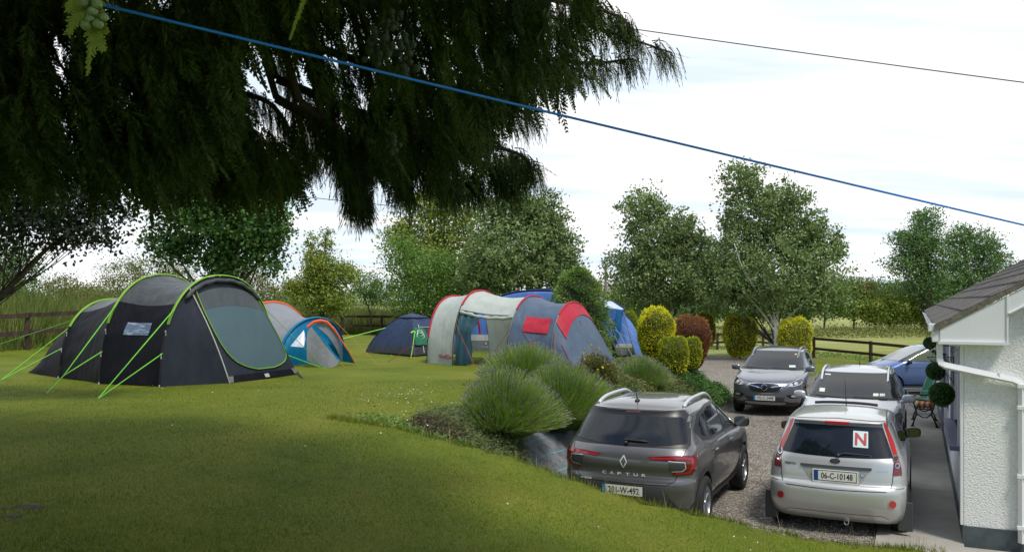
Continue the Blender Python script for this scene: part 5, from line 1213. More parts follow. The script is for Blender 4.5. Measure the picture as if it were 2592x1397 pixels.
cm = bpy.data.materials.new('stripes'); cm.use_nodes = True; n = cm.node_tree.nodes; l = cm.node_tree.links; t = nd(n, 'ShaderNodeTexCoord'); wv = nd(n, 'ShaderNodeTexWave'); wv.inputs['Scale'].default_value = 2.6; wv.inputs['Distortion'].default_value = 2; l.new(t.outputs['Object'], wv.inputs['Vector'])
rp = nd(n, 'ShaderNodeValToRGB'); rp.color_ramp.interpolation = 'CONSTANT'; e = rp.color_ramp.elements; e[0].color = (.35, .02, .02, 1); e[1].position = .35; e[1].color = (.55, .38, .08, 1)
for p_, c_ in ((.55, (.03, .06, .03, 1)), (.75, (.5, .42, .25, 1))): x_ = e.new(p_); x_.color = c_
l.new(wv.outputs[0], rp.inputs[0]); l.new(rp.outputs[0], n['Principled BSDF'].inputs['Base Color']); n['Principled BSDF'].inputs['Roughness'].default_value = .85
co_ = cu.build('cushion', cm, None, True); co_.location = be.location; co_.rotation_euler = be.rotation_euler; tag(co_, 'red and yellow patterned cushion lying on the iron bench', 'cushion')
ch = empty('folding_chair', (*ST(24.3, -.05), .03), math.atan2(U[1], U[0])-PI/2+.35, 'green canvas folding chair with white tube frame behind the iron bench', 'chair')
M['gcanvas'] = cloth('green_canvas', (.0, .16, .08)); M['wtube'] = mat('white_tube', (.62, .64, .64), .3)
m = MB(); m.grid([[(x_, y_, .40-.03*math.sin(PI*(x_+.25)/.5)) for y_ in np.linspace(-.24, .24, 5)] for x_ in np.linspace(-.25, .22, 7)]); m.build('seat', M['gcanvas'], ch, True)
m = MB(); m.grid([[(.20+.20*v, y_, .42+.52*v) for y_ in np.linspace(-.24, .24, 5)] for v in np.linspace(0, 1, 6)]); m.build('backrest', M['gcanvas'], ch, True)
for yy in (-.26, .26):
    for pts in ([(-.27, yy, 0), (.20, yy, .40), (.42, yy, .98)], [(.22, yy, 0), (-.27, yy, .40), (-.27, yy, .60)]): MB().tube(pts, .011, 6).build('leg', M['wtube'], ch)
    MB().tube([(-.29, yy, .60), (.28, yy, .62)], .014, 6).build('armrest', M['wtube'], ch)
# ---------------------------------------------------------------- trees and plants
M['bark'] = mat('bark', (.045, .038, .03), .9, c2=(.11, .095, .075), scale=9, bump=.01, stretch=(1, 1, .25))
M['birch'] = mat('birch_bark', (.34, .31, .28), .7, c2=(.8, .78, .74), scale=6, contrast=(.32, .42), stretch=(.4, .4, 2.5))
GL = {
 'birch': [(.026, .042, .014), (.048, .072, .022), (.072, .10, .034), (.10, .128, .052)],
 'dark': [(.012, .030, .008), (.022, .055, .012), (.040, .085, .018), (.07, .125, .03)],
 'mid': [(.025, .055, .010), (.050, .10, .016), (.085, .15, .025), (.13, .19, .04)],
 'yellow': [(.05, .075, .010), (.09, .125, .016), (.14, .175, .025), (.20, .21, .05)],
 'olive': [(.045, .06, .012), (.075, .09, .018), (.11, .12, .03), (.15, .14, .05)],
 'far': [(.022, .05, .016), (.04, .08, .022), (.065, .115, .035), (.10, .15, .055)],
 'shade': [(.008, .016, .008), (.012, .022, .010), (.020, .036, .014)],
 'gold': [(.10, .115, .004), (.20, .20, .006), (.32, .30, .010), (.42, .38, .02)],
 'goldd': [(.06, .085, .006), (.11, .14, .008), (.19, .20, .010), (.30, .28, .015)],
 'brown': [(.07, .03, .012), (.115, .045, .016), (.15, .06, .018), (.11, .095, .014)],
 'spruce': [(.035, .07, .012), (.06, .11, .018), (.10, .155, .03), (.15, .19, .05)],
 'juniper': [(.025, .042, .012), (.05, .07, .018), (.085, .10, .03), (.12, .11, .045)],
}
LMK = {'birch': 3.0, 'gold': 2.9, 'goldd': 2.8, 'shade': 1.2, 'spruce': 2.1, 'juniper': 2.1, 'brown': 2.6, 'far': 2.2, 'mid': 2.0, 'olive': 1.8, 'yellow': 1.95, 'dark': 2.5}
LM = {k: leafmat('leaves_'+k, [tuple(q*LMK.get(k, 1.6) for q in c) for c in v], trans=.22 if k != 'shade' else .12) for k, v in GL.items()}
def crown_pts(blobs, ncl, nl, csz, rg, fill=.55):
    """blobs: list of (centre, radii, weight). returns leaf positions clumped on and inside the blobs"""
    w = np.array([b[2]*b[1][0]*b[1][2] for b in blobs]); w = w/w.sum(); out = []; cen = []
    for (c, r, _), k in zip(blobs, w):
        n = max(3, int(ncl*k)); d = unit(rg.normal(size=(n, 3))); rr = 1-fill*rg.random((n, 1))**1.6; cc = np.array(c)+d*rr*np.array(r)*(1+.16*rg.normal(size=(n, 1)))
        cen.append(cc)
    cc = np.vstack(cen); s = csz*rg.uniform(.5, 1.5, (len(cc), 1, 1)); m = np.clip(rg.normal(size=(len(cc), nl, 3)), -1.7, 1.7)*s*np.array((1, 1, .75))
    return (cc[:, None]+m).reshape(-1, 3), cc
def px_blob(px, py, Y, rx, ry, dy=None, w=1):
    c = P(px, py, Y); k = Y/F; return ((c.x, c.y, c.z), (rx*k, (dy if dy else rx*k), ry*k), w)
def tree(name, label, cat, bx, Y, blobs, kind, ncl, nl, leaf, csz, seed, trunk=None, r0=.16, bark='bark', group=None, limbs=8, asp=.6, base_z=None, fill=.55):
    rg = np.random.default_rng(seed); X = (bx-CX)/F*Y; bz = tz(X, Y) if base_z is None else base_z; o = np.array((X, Y, bz))
    root = empty(name, (X, Y, bz), 0, label, cat, group)
    B = [px_blob(*b) if len(b) > 5 else px_blob(*b) for b in blobs]
    pts, cc = crown_pts(B, ncl, nl, csz, rg, fill)
    pts[:, 2] = np.maximum(pts[:, 2], bz+.12)
    npmesh('crown', leaves(pts-o, leaf, rg, asp), 4, LM[kind], root)
    top = max(b[0][2]+b[1][2]*.8 for b in B); H_ = top-bz; tb = max(B, key=lambda b: b[0][2]+b[1][2])
    tp = trunk or [(0, 0, -.3), (.02*H_, 0, H_*.3), ((tb[0][0]-X)*.6, (tb[0][1]-Y)*.5, H_*.65), (tb[0][0]-X, tb[0][1]-Y, H_*.97)]
    m = MB(); n = len(tp); sm = catmull(tp, 5); rs = [max(.01, r0*(1-i/(len(sm)))**.8+.006) for i in range(len(sm))]; rs[0] *= 1.35; m.tube(sm, rs, 9); m.build('trunk', M[bark], root, True)
    m = MB(); idx = rg.choice(len(cc), min(limbs*2, len(cc)), replace=False)
    for j, i in enumerate(idx):
        tgt = cc[i]-o; zt = tgt[2]; k = int(np.clip((zt/H_-.28-.10*rg.random())*1.05, .16, .9)*len(sm)); a = np.array(sm[k]); 
        mid = a*.45+tgt*.55-np.array((0, 0, .06*np.linalg.norm(tgt-a))); q = catmull([a, mid, tgt], 4); r_ = rs[k]*.27
        m.tube(q, [max(.006, r_*(1-i_/len(q))**.9) for i_ in range(len(q))], 5, caps=False)
    m.build('limbs', M['bark'], root, True)
    return root
# two birches on the right
tree('birch_tree', 'tall pale trunked birch standing behind the grey crossover', 'tree', 1962, 43, [(1875, 455, 43, 50, 45), (1905, 545, 43, 85, 80), (1985, 510, 43.5, 50, 55), (2010, 590, 43, 85, 85), (2060, 640, 43, 75, 75), (1870, 640, 42.5, 70, 80), (1960, 690, 42, 160, 90, 3), (1850, 740, 42, 80, 55), (2040, 740, 43, 85, 60), (1960, 752, 43, 110, 34)],
     'birch', 1500, 36, .155, .21, 11, trunk=[(0, 0, -.2), (0, 0, 1.2), (-.08, 0, 2.0), (-.6, 0, 4.2), (-1.6, 0, 8.2)], r0=.19, bark='birch', group='birches beside the drive', limbs=12)
root = [o for o in bpy.data.objects if o.name.startswith('birch_tree')][0]
m = MB()
for q in ([(0, 0, 1.6), (-.9, -.9, 2.9), (-2.2, -2.2, 4.4), (-2.9, -3.2, 5.6)], [(0, 0, 1.5), (.7, -.8, 2.4), (1.6, -1.9, 3.6), (2.6, -3, 5.0)], [(0, 0, 1.5), (.2, -.1, 3.2), (.5, 0, 5), (.7, 0, 8)], [(-.05, 0, 1.4), (-1.0, -1.0, 2.4), (-2.3, -2.4, 3.4)], [(.02, 0, .1), (-.3, -.1, .8), (-.55, -.1, 1.6)], [(.02, 0, .1), (.35, -.1, .7), (.6, -.1, 1.4)]):
    c = catmull(q, 5); m.tube(c, [.075*(1-.8*i/len(c)) for i in range(len(c))], 7)
m.build('pale_limbs', M['birch'], root, True)
tree('birch_tree', 'shorter spreading birch left of the tall pale trunked one', 'tree', 1690, 46, [(1625, 520, 46, 60, 38), (1660, 590, 46, 85, 70), (1725, 585, 46, 50, 45), (1765, 620, 46, 45, 40), (1620, 680, 46, 85, 60), (1700, 690, 46, 120, 80, 3), (1780, 720, 45.5, 85, 70), (1640, 750, 46, 75, 45)],
     'birch', 1150, 36, .155, .22, 12, r0=.14, bark='birch', group='birches beside the drive', limbs=12)
# middle trees
tree('birch_tree', 'large loose crowned birch rising behind the red and grey tent', 'tree', 1330, 41, [(1290, 440, 41, 45, 45), (1290, 530, 41, 75, 60), (1370, 545, 41, 55, 55), (1400, 620, 41, 65, 65), (1300, 640, 41, 120, 95, 3), (1240, 690, 41, 80, 70), (1390, 690, 41, 85, 50)],
     'birch', 1400, 34, .15, .21, 13, r0=.17, bark='birch', limbs=12)
tree('maple_tree', 'yellow green maple with lobed clumps left of the large birch', 'tree', 1120, 50, [(1080, 525, 50, 55, 45), (1150, 520, 50, 75, 40), (1060, 600, 50, 75, 60), (1010, 590, 50, 40, 28), (1180, 600, 50, 75, 65), (1110, 690, 50, 120, 80, 4)],
     'yellow', 900, 26, .15, .36, 14, r0=.26, limbs=10, asp=.8)
tree('young_tree', 'young mid green tree leaning over the rail fence beside the pale tent', 'tree', 1060, 44, [(1010, 630, 44, 45, 40), (1060, 680, 44, 80, 60), (1120, 700, 44, 70, 60), (1040, 760, 44, 65, 50), (1180, 710, 44, 60, 55), (1110, 780, 44.5, 90, 45)],
     'mid', 800, 26, .12, .26, 15, r0=.10, limbs=8)
tree('young_tree', 'bright green young tree with upright twiggy top behind the orange trimmed tent', 'tree', 812, 37, [(825, 612, 37, 10, 38), (788, 628, 37, 12, 40), (806, 670, 37, 36, 40), (830, 700, 37, 60, 50), (800, 745, 37, 62, 50), (870, 690, 37, 30, 22), (850, 765, 37, 48, 30), (742, 728, 37, 42, 20)],
     'yellow', 640, 28, .105, .18, 16, r0=.09, limbs=8, asp=.6)
tree('ivy_clad_tree', 'tall dark ivy clad tree rising behind the large black tent', 'tree', 575, 33, [(560, 660, 33, 50, 60), (560, 560, 33, 110, 80, 2.2), (470, 500, 33, 100, 80, 2), (640, 520, 33, 95, 80, 2), (690, 580, 33, 45, 45), (440, 620, 33, 70, 45), (640, 620, 33, 70, 50), (560, 430, 33, 130, 60, 2.4), (700, 470, 33, 40, 60), (690, 670, 33, 40, 14), (420, 440, 33, 60, 60)],
     'dark', 1300, 28, .15, .27, 17, r0=.36, limbs=16, asp=.7, fill=.8)
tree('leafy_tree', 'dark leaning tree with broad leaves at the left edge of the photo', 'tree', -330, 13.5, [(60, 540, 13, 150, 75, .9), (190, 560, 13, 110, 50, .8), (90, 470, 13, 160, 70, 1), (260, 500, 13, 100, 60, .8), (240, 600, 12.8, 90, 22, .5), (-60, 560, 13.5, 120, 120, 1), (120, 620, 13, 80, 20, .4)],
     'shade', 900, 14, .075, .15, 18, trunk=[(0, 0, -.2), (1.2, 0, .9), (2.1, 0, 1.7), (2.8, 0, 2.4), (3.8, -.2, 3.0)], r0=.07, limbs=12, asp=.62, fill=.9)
# hedgerow shrubs beyond the left fence and between the trees
def shrub(label, bx, Y, blobs, kind, seed, ncl=200, leaf=.10, csz=.22, name='shrub', group='shrubs beyond the left fence', r0=.05):
    return tree(name, label, 'shrub', bx, Y, blobs, kind, ncl, 24, leaf, csz, seed, r0=r0, group=group, limbs=5)
shrub('small round green shrub on the skyline left of the black tent', 162, 45, [(162, 720, 45, 45, 28), (150, 750, 45, 60, 25)], 'olive', 21, 170)
shrub('broad olive thorn bush directly above the rear of the black tent', 330, 42, [(300, 690, 42, 55, 35), (390, 680, 42, 75, 42), (340, 730, 42, 110, 35), (450, 710, 42, 60, 45)], 'olive', 22, 420, .09)
shrub('tangled olive thorn bush right of the ivy clad tree', 660, 43, [(640, 710, 43, 50, 35), (690, 745, 43, 40, 25), (620, 680, 43, 30, 30)], 'olive', 23, 200, .09)
shrub('dark green bush between the bright young tree and the maple', 935, 46, [(930, 725, 46, 45, 35), (960, 745, 46, 50, 30), (905, 700, 46, 16, 22)], 'mid', 24, 220)
shrub('tall dark hedge bush at the far left edge behind the fence', 30, 35, [(20, 690, 35, 75, 60), (60, 740, 35, 45, 45), (-30, 730, 35, 60, 70), (30, 640, 35, 50, 30)], 'dark', 25, 330, .11, .25)
shrub('loose thicket on the left behind the fence posts', 235, 48, [(230, 745, 48, 60, 22), (280, 755, 48, 60, 20), (190, 760, 48, 50, 18)], 'olive', 26, 230)
# far hedge and trees beyond the mown field
FG = 'shrubs of the hedge beyond the field'
seeds = 40
hedge = [(1520, 90, 745, 70, 45, 'olive', 'pale olive bush beside the utility pole'), (1600, 88, 760, 60, 50, 'mid', 'green bush behind the shorter birch'), (2085, 80, 735, 80, 60, 'mid', 'rounded hedge bush right beside the tall birch'), (2160, 82, 745, 60, 50, 'olive', 'olive hedge bush right of the rounded one'),
         (2215, 84, 750, 60, 45, 'far', 'blue green hedge bush under the low point of the skyline'), (2250, 78, 775, 70, 42, 'yellow', 'yellow green spreading bush in front of the far tall trees'), (2330, 80, 760, 80, 60, 'dark', 'dark bush at the foot of the far tall trees'), (2410, 82, 750, 80, 60, 'far', 'hedge bush showing just above the tiled roof'), (1990, 84, 760, 60, 45, 'far', 'hedge bush seen beneath the tall birch'), (1890, 86, 765, 70, 40, 'mid', 'hedge bush glimpsed left of the birch trunk'), (1760, 88, 770, 80, 35, 'far', 'low hedge bush between the two birches')]
for bx, Y, cy, rx, ry, kd, lb in hedge:
    seeds += 1; shrub(lb, bx, Y, [(bx, cy, Y, rx, ry*.85), (bx-rx*.5, cy+ry*.5, Y, rx*.7, ry*.6), (bx+rx*.5, cy+ry*.6, Y, rx*.7, ry*.5)], kd, seeds, 420, .20, .36, group=FG, r0=.10)
for bx, Y, cy, rx, lb in ((1900, 150, 742, 240, 'long low far wood on the horizon behind the birches'), (2230, 160, 738, 150, 'distant dark wood on the skyline right of the birches'), (300, 160, 752, 420, 'distant wood line low on the left horizon'), (1000, 160, 752, 400, 'distant wood line behind the middle trees')):
    seeds += 1; o = tree('distant_wood', lb, 'wood', bx, Y, [(bx+rx*q, cy+abs(q)*6, Y, rx*.34, 26, 6) for q in (-.8, -.4, 0, .4, .8)], 'far', 420, 24, .42, .9, seeds, r0=.1, limbs=2); o['kind'] = 'stuff'
tree('tall_hedgerow_tree', 'tall narrow ash tree beyond the field, left of its pair', 'tree', 2345, 76, [(2345, 560, 76, 35, 35), (2320, 610, 76, 55, 35), (2355, 640, 76, 45, 50), (2290, 600, 76, 35, 14), (2300, 670, 76, 50, 35), (2350, 720, 76, 60, 50), (2285, 640, 76, 25, 10)], 'far', 700, 26, .20, .38, 61, r0=.30, group='tall ash trees beyond the field', limbs=12)
tree('tall_hedgerow_tree', 'broader ash tree beyond the field just above the roof', 'tree', 2455, 78, [(2440, 600, 78, 40, 30), (2490, 620, 78, 40, 35), (2430, 660, 78, 50, 40), (2510, 670, 78, 50, 45), (2460, 720, 78, 80, 50), (2405, 620, 78, 14, 30)], 'far', 700, 26, .20, .38, 62, r0=.32, group='tall ash trees beyond the field', limbs=12)
# brambles and weeds along the far side of the field
rg = np.random.default_rng(70)
def spray(name, label, X, Y, zoff, h, leaf, m, nl=10, kind='stuff'):
    n = len(X); z = terr(X, Y)+zoff; p = np.stack([X, Y, z], 1)[:, None]+rg.normal(size=(n, nl, 3))*np.array((h*.8, h*.8, h*.4)); p = p.reshape(-1, 3)
    return tag(npmesh(name, leaves(p, leaf, rg, .6), 4, m), label, None, None, kind)
n = 2600; X = rg.uniform(4, 48, n); Y = rg.uniform(66, 76, n); spray('bramble_bank', 'rough bramble and weed bank along the far edge of the field', X, Y, .5*rg.random(n)*(Y-64)/8, .5, .16, LM['olive'], 9)
n = 700; X = rg.uniform(12.5, 19, n); Y = np.interp(X, [12.5, 15, 16.6, 19], [57, 52, 44, 33])+rg.uniform(0, 1.6, n); spray('fence_foot_weeds', 'green weeds growing at the foot of the rail fence', X, Y, .12, .22, .07, LM['mid'], 10)
# tall meadow grass beyond the left fence
M['hay'] = leafmat('meadow_grass', [(.06, .12, .018), (.11, .17, .03), (.19, .22, .06), (.33, .31, .12)], .7, .35, .2)
n = 80000; Y = 24+36*rg.random(n)**.8; X = rg.uniform(-.66, .08, n)*Y; fy = np.where(X < -9.2, 24.9+(X+14.2)*4.2, 46+(X+9.2)*.3)+.4; k = (Y > fy); X, Y = X[k], Y[k]
blades('meadow_grass', X, Y, 1.35*(.45+.9*vnoise(X*.6, Y*.6))+.15, .02, M['hay'], rg, .8, label='tall straw coloured meadow grass beyond the fence')
n = 26000; Y = rg.uniform(58, 70, n); X = rg.uniform(-.45, .2, n)*Y; blades('far_meadow_grass', X, Y, 1.1, .05, M['hay'], rg, .3, label='far strip of tall dry grass')

# clipped bushes: tight skin of tiny sprays round a core
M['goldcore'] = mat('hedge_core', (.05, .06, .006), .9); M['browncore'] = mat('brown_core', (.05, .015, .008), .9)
def topiary(label, px, ytop, ybot, hw, kind, seed, z=None, leafn=5200, p=3.0, leaf=.06, Y=None, stem=.12, taper=.1):
    g_ = Gt(px, ybot) if Y is None else Vector(((px-CX)/F*Y, Y, tz((px-CX)/F*Y, Y)))
    Y = g_.y; H_ = (ybot-ytop)/F*Y; w = 1.1*hw/F*Y; zb = EYE+(HZ-ybot)/F*Y; root = empty('clipped_bush', (g_.x, g_.y, zb), 0, label, 'bush', 'clipped bushes round the drive'); rg = np.random.default_rng(seed)
    def S(d, k=1.0):
        e = 2/p; sx = np.sign(d)*np.abs(d)**e; r = np.linalg.norm(np.abs(d)**1, axis=1, keepdims=True)
        nrm = (np.abs(d[:, :1])**p+np.abs(d[:, 1:2])**p+np.abs(d[:, 2:])**p)**(1/p); q = d/nrm
        lump = 1+.05*np.sin(d[:, :1]*4+seed*1.7)+.04*np.sin(d[:, 2:]*7+d[:, 1:2]*4+seed)+.02*np.sin(d[:, :1]*13+d[:, 2:]*11)
        q = q*lump*k; zf = (q[:, 2:]+1)/2; q = q*np.array((w, w, H_/2)); q[:, :2] *= (1-taper*(1-zf)**2-.08*zf); q[:, 2] += H_/2; return q
    d = unit(rg.normal(size=(leafn, 3))); pos = S(d, np.where(rg.random((leafn, 1)) < .07, rg.uniform(1.0, 1.075, (leafn, 1)), rg.uniform(.93, 1.02, (leafn, 1))))
    npmesh('foliage', leaves(pos, leaf, rg, .5, dirs=d+np.array((0, 0, .45)), dj=.45), 4, LM[kind], root)
    rows = []
    for i in range(15):
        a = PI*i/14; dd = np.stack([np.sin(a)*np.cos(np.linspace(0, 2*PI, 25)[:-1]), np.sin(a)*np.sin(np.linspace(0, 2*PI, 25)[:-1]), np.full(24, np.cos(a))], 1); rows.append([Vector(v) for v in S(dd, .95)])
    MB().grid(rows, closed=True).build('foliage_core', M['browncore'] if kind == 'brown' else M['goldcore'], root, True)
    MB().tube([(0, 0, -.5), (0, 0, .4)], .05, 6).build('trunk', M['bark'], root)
topiary('largest golden clipped bush, right beside the blue tent', 1661, 781, 905, 45, 'gold', 1, Y=24.0, leafn=9000, leaf=.05)
topiary('red brown clipped bush, dying off, behind the little flag', 1752, 801, 937, 45, 'brown', 2, Y=24.6, leafn=8000, leaf=.05, taper=.55)
topiary('small golden clipped bush nearest the ground cover slope', 1705, 851, 945, 34, 'goldd', 3, Y=22.3, leafn=7000, leaf=.045)
topiary('small golden clipped bush half hidden behind its smaller neighbour', 1748, 854, 930, 27, 'goldd', 4, Y=23.0, leafn=6000, leaf=.045)
topiary('golden clipped bush peeping out behind the red brown one', 1781, 790, 884, 28, 'goldd', 5, Y=44)
topiary('tall oval golden bush by the fence left of the tall birch', 1873, 797, 904, 40, 'gold', 6, Y=43.0, leafn=9000, taper=.35)
topiary('tall oval golden bush by the fence right of the tall birch', 2012, 805, 918, 38, 'gold', 7, Y=40.0, leafn=9000, taper=.2)
topiary('golden bush half hidden behind the right end of the blue tent', 1592, 790, 872, 22, 'goldd', 8, Y=29.5)
# dwarf spruce
def spruce(label, px, ytop, ybot, hw, Y, seed):
    X = (px-CX)/F*Y; z0 = tz(X, Y); root = empty('dwarf_spruce', (X, Y, z0), 0, label, 'conifer'); rg = np.random.default_rng(seed); H_ = EYE+(HZ-ytop)/F*Y-z0; w = hw/F*Y
    n = 5200; h = rg.random(n)**.8; a = rg.uniform(0, 6.28, n); r = w*np.clip((1-h**3.0)**.58, .05, 1)*.98*(1+.13*np.sin(a*5+h*20)+.10*np.sin(h*40+a*3))*(.80+.22*rg.random(n))
    pos = np.stack([np.cos(a)*r, np.sin(a)*r, h*H_], 1); d = np.stack([np.cos(a), np.sin(a), np.full(n, .15)], 1)
    V = []
    for k in range(4): V.append(leaves(pos+rg.normal(size=(n, 3))*.022, .075, rg, .28, dirs=d, dj=.38))
    npmesh('crown', np.vstack(V), 4, LM['spruce'], root)
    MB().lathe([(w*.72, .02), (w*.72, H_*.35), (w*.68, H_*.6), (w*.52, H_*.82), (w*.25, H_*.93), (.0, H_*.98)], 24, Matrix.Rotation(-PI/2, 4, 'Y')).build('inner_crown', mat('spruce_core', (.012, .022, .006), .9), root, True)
    MB().tube([(0, 0, -.2), (0, 0, .5)], .07, 6).build('trunk', M['bark'], root)
spruce('dense light green dwarf spruce between the red and the blue tents', 1463, 678, 890, 84, 24.3, 5)

# ---------------------------------------------------------------- the planted bank
def bank_pt(px, py): return Gt(px, py)
LV = leafmat('lavender_leaf', [(.11, .21, .018), (.18, .33, .028), (.28, .42, .05), (.38, .44, .10)], .6, .25, .2)
LF = leafmat('lavender_flower', [(.20, .17, .26), (.28, .25, .31), (.28, .29, .20), (.38, .36, .38)], .8, .2, .1)
def lavender(label, X, Y, r, h, seed, n=5200, down=(0, 0, 0), z=None):
    z0 = tz(X, Y) if z is None else z; root = empty('lavender_bush', (X, Y, z0), 0, label, 'shrub', 'lavender bushes on the bank'); rg = np.random.default_rng(seed)
    a = rg.uniform(0, 6.283, n); q = rg.random(n)**.55; el = PI/2-q*1.25; L = h*(.78+.34*rg.random(n))*(1-.12*q)
    kx = r/h*1.15; dn = np.stack([np.cos(a)*np.cos(el)*kx, np.sin(a)*np.cos(el)*kx, np.sin(el)+.12], 1)+np.array(down)*q[:, None]
    base = np.stack([np.cos(a)*q*r*.28, np.sin(a)*q*r*.28, np.zeros(n)], 1); tip = base+dn*L[:, None]; droop = np.zeros((n, 3)); droop[:, 2] = .06*h*q
    mid = (base+tip)/2+droop+rg.normal(size=(n, 3))*.012
    up_ = unit(np.cross(dn, rg.normal(size=(n, 3)))); w = .0045
    V = np.concatenate([np.stack([base-up_*w, base+up_*w, mid+up_*w, mid-up_*w], 1).reshape(-1, 3), np.stack([mid-up_*w, mid+up_*w, tip+up_*w*.5, tip-up_*w*.5], 1).reshape(-1, 3)])
    # leafy lower half
    m2 = 20000; i = rg.integers(0, n, m2); f = rg.uniform(.08, .78, m2)[:, None]; pos = base[i]+(tip[i]-base[i])*f+droop[i]*4*f*(1-f)+rg.normal(size=(m2, 3))*.012
    V2 = leaves(pos, .065, rg, .17, dirs=unit(dn[i])*1.0, dj=.35)
    npmesh('foliage', np.vstack([V, V2]), 4, LV, root)
    dirn = unit(tip-mid); fp = np.vstack([tip-dirn*o_ for o_ in (0, .028)]); sel = np.tile(rg.random(n) < .75, 2); fp = fp[sel]; npmesh('flower_spikes', leaves(fp, .038, rg, .30, dirs=np.vstack([dirn]*2)[sel], dj=.15), 4, LF, root)
    return root
def at(px, Y, dz=0): X = (px-CX)/F*Y; return X, Y
lavender('nearest large lavender bush spilling over the fabric covered bank', *at(1272, 12.9), .70, .95, 1, 7000, down=(.18, -.14, -.10))
lavender('second large lavender bush behind the nearest one', *at(1415, 14.6), .76, 1.0, 2, 6500, down=(.22, -.1, -.06))
lavender('third lavender bush, half hidden behind the two large ones', *at(1330, 16.2), .75, .80, 3, 4500)
lavender('small soft green lavender bush beside the slate blue tent end', *at(1622, 20.0), .60, .74, 4, 4600)
# weed fabric with blue lines
def fabric():
    m = bpy.data.materials.new('weed_fabric'); m.use_nodes = True; n = m.node_tree.nodes; l = m.node_tree.links; b = n['Principled BSDF']; t = nd(n, 'ShaderNodeTexCoord').outputs['UV']
    sp = nd(n, 'ShaderNodeSeparateXYZ'); l.new(t, sp.inputs[0]); fr = math_(n, l, 'FRACT', math_(n, l, 'MULTIPLY', sp.outputs[1], 9)); st_ = math_(n, l, 'LESS_THAN', fr, .07)
    o = nd(n, 'ShaderNodeTexCoord').outputs['Object']; nz = nd(n, 'ShaderNodeTexNoise'); nz.inputs['Scale'].default_value = 5; nz.inputs['Detail'].default_value = 8; l.new(o, nz.inputs['Vector'])
    r = nd(n, 'ShaderNodeValToRGB'); r.color_ramp.elements[0].color = (.10, .115, .135, 1); r.color_ramp.elements[1].color = (.22, .24, .25, 1); r.color_ramp.elements[0].position = .35; r.color_ramp.elements[1].position = .7; l.new(nz.outputs[0], r.inputs[0])
    mx = nd(n, 'ShaderNodeMix', data_type='RGBA'); l.new(math_(n, l, 'MULTIPLY', st_, .75), mx.inputs[0]); l.new(r.outputs[0], mx.inputs[6]); mx.inputs[7].default_value = (.12, .34, .36, 1); l.new(mx.outputs[2], b.inputs['Base Color']); b.inputs['Roughness'].default_value = .7
    bp = nd(n, 'ShaderNodeBump'); bp.inputs['Distance'].default_value = .03; l.new(nz.outputs[0], bp.inputs['Height']); l.new(bp.outputs[0], b.inputs['Normal']); return m
rows = []; S_ = np.linspace(9.75, 16.0, 42); T_ = np.linspace(-6.2, -4.0, 24)
for s in S_:
    row = []
    for t in T_:
        x, y = ST(s, t); row.append((x, y, max(tz(x, y), .0)+.022+.012*math.sin(s*5+t*3)+.010*math.sin(t*11+s)))
    rows.append(row)
m = MB().grid(rows); o = m.build('weed_fabric', fabric(), None, True)
uv = o.data.uv_layers.new(name='uv'); nT, nS = len(T_), len(S_)
for lp in o.data.loops:
    i, j = divmod(lp.vertex_index, nT); uv.data[lp.index].uv = (i/(nS-1), j/(nT-1))
tag(o, 'dark grey woven weed fabric with thin turquoise lines covering the bank', 'ground fabric'); o['kind'] = 'structure'; del o['category']
rg = np.random.default_rng(77)
def stz(s, t): x = s*U[0]+t*R_[0]; y = s*U[1]+t*R_[1]; return x, y
def cover(name, label, cat, s0, s1, t0, t1, n, h, leaf, kind, bump_=.15, zb=.0, nl=8, asp=.4, mats=None, edge=None, origin=None, group=None, asstuff=False):
    s = rg.uniform(s0, s1, n); t = rg.uniform(t0, t1, n); e = ((s-(s0+s1)/2)/((s1-s0)/2))**2+((t-(t0+t1)/2)/((t1-t0)/2))**2
    k = e < 1+.25*np.sin(s*3+t*2); s, t, e = s[k], t[k], e[k]; x, y = stz(s, t); hh = h*np.sqrt(np.clip(1.15-e, .03, 1))*(.75+.5*vnoise(x*2.2, y*2.2)); z = terr(x, y)+hh*(1-.5*rg.random(len(s))**2)+zb
    c = np.stack([x, y, z], 1)[:, None]+rg.normal(size=(len(s), nl, 3))*np.array((.06, .06, .045)); c = c.reshape(-1, 3)
    x0, y0 = stz((s0+s1)/2, (t0+t1)/2); o3 = np.array((x0, y0, tz(x0, y0)))
    d = unit(rg.normal(size=(len(c), 3))*np.array((1, 1, .4))+np.array((.5, -.3, .35)))
    if asstuff:
        return tag(npmesh(name, leaves(c, leaf, rg, asp, dirs=d, dj=.4), 4, mats or LM[kind]), label, None, None, 'stuff')
    root = empty(name, tuple(o3), 0, label, cat, group); npmesh('foliage', leaves(c-o3, leaf, rg, asp, dirs=d, dj=.4), 4, mats or LM[kind], root)
    rows = []
    for i in range(9):
        f = i/8*.92; rows.append([(lambda xy, ee: Vector((xy[0], xy[1], tz(*xy)+zb+h*.72*math.sqrt(max(0, 1-ee))*(.75+.5*float(vnoise(np.array(xy[0]*2.2), np.array(xy[1]*2.2))))-.04*(1 if ee > .8 else .2)))-Vector(o3))(stz((s0+s1)/2+(s1-s0)/2*f*math.cos(a), (t0+t1)/2+(t1-t0)/2*f*math.sin(a)), f*f) for a in np.linspace(0, 2*PI, 33)[:-1]])
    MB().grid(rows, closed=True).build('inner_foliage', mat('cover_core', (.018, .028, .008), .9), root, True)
    return root
cover('ground_cover_juniper', 'wide flat juniper spreading down the bank behind the dark crossover', 'shrub', 15.3, 20.2, -6.9, -4.2, 5200, .42, .075, 'juniper', nl=14, asp=.2)
cover('ground_cover_juniper', 'olive juniper mat below the small golden bushes', 'shrub', 19.0, 23.4, -7.0, -4.7, 4200, .38, .075, 'juniper', nl=14, asp=.2)
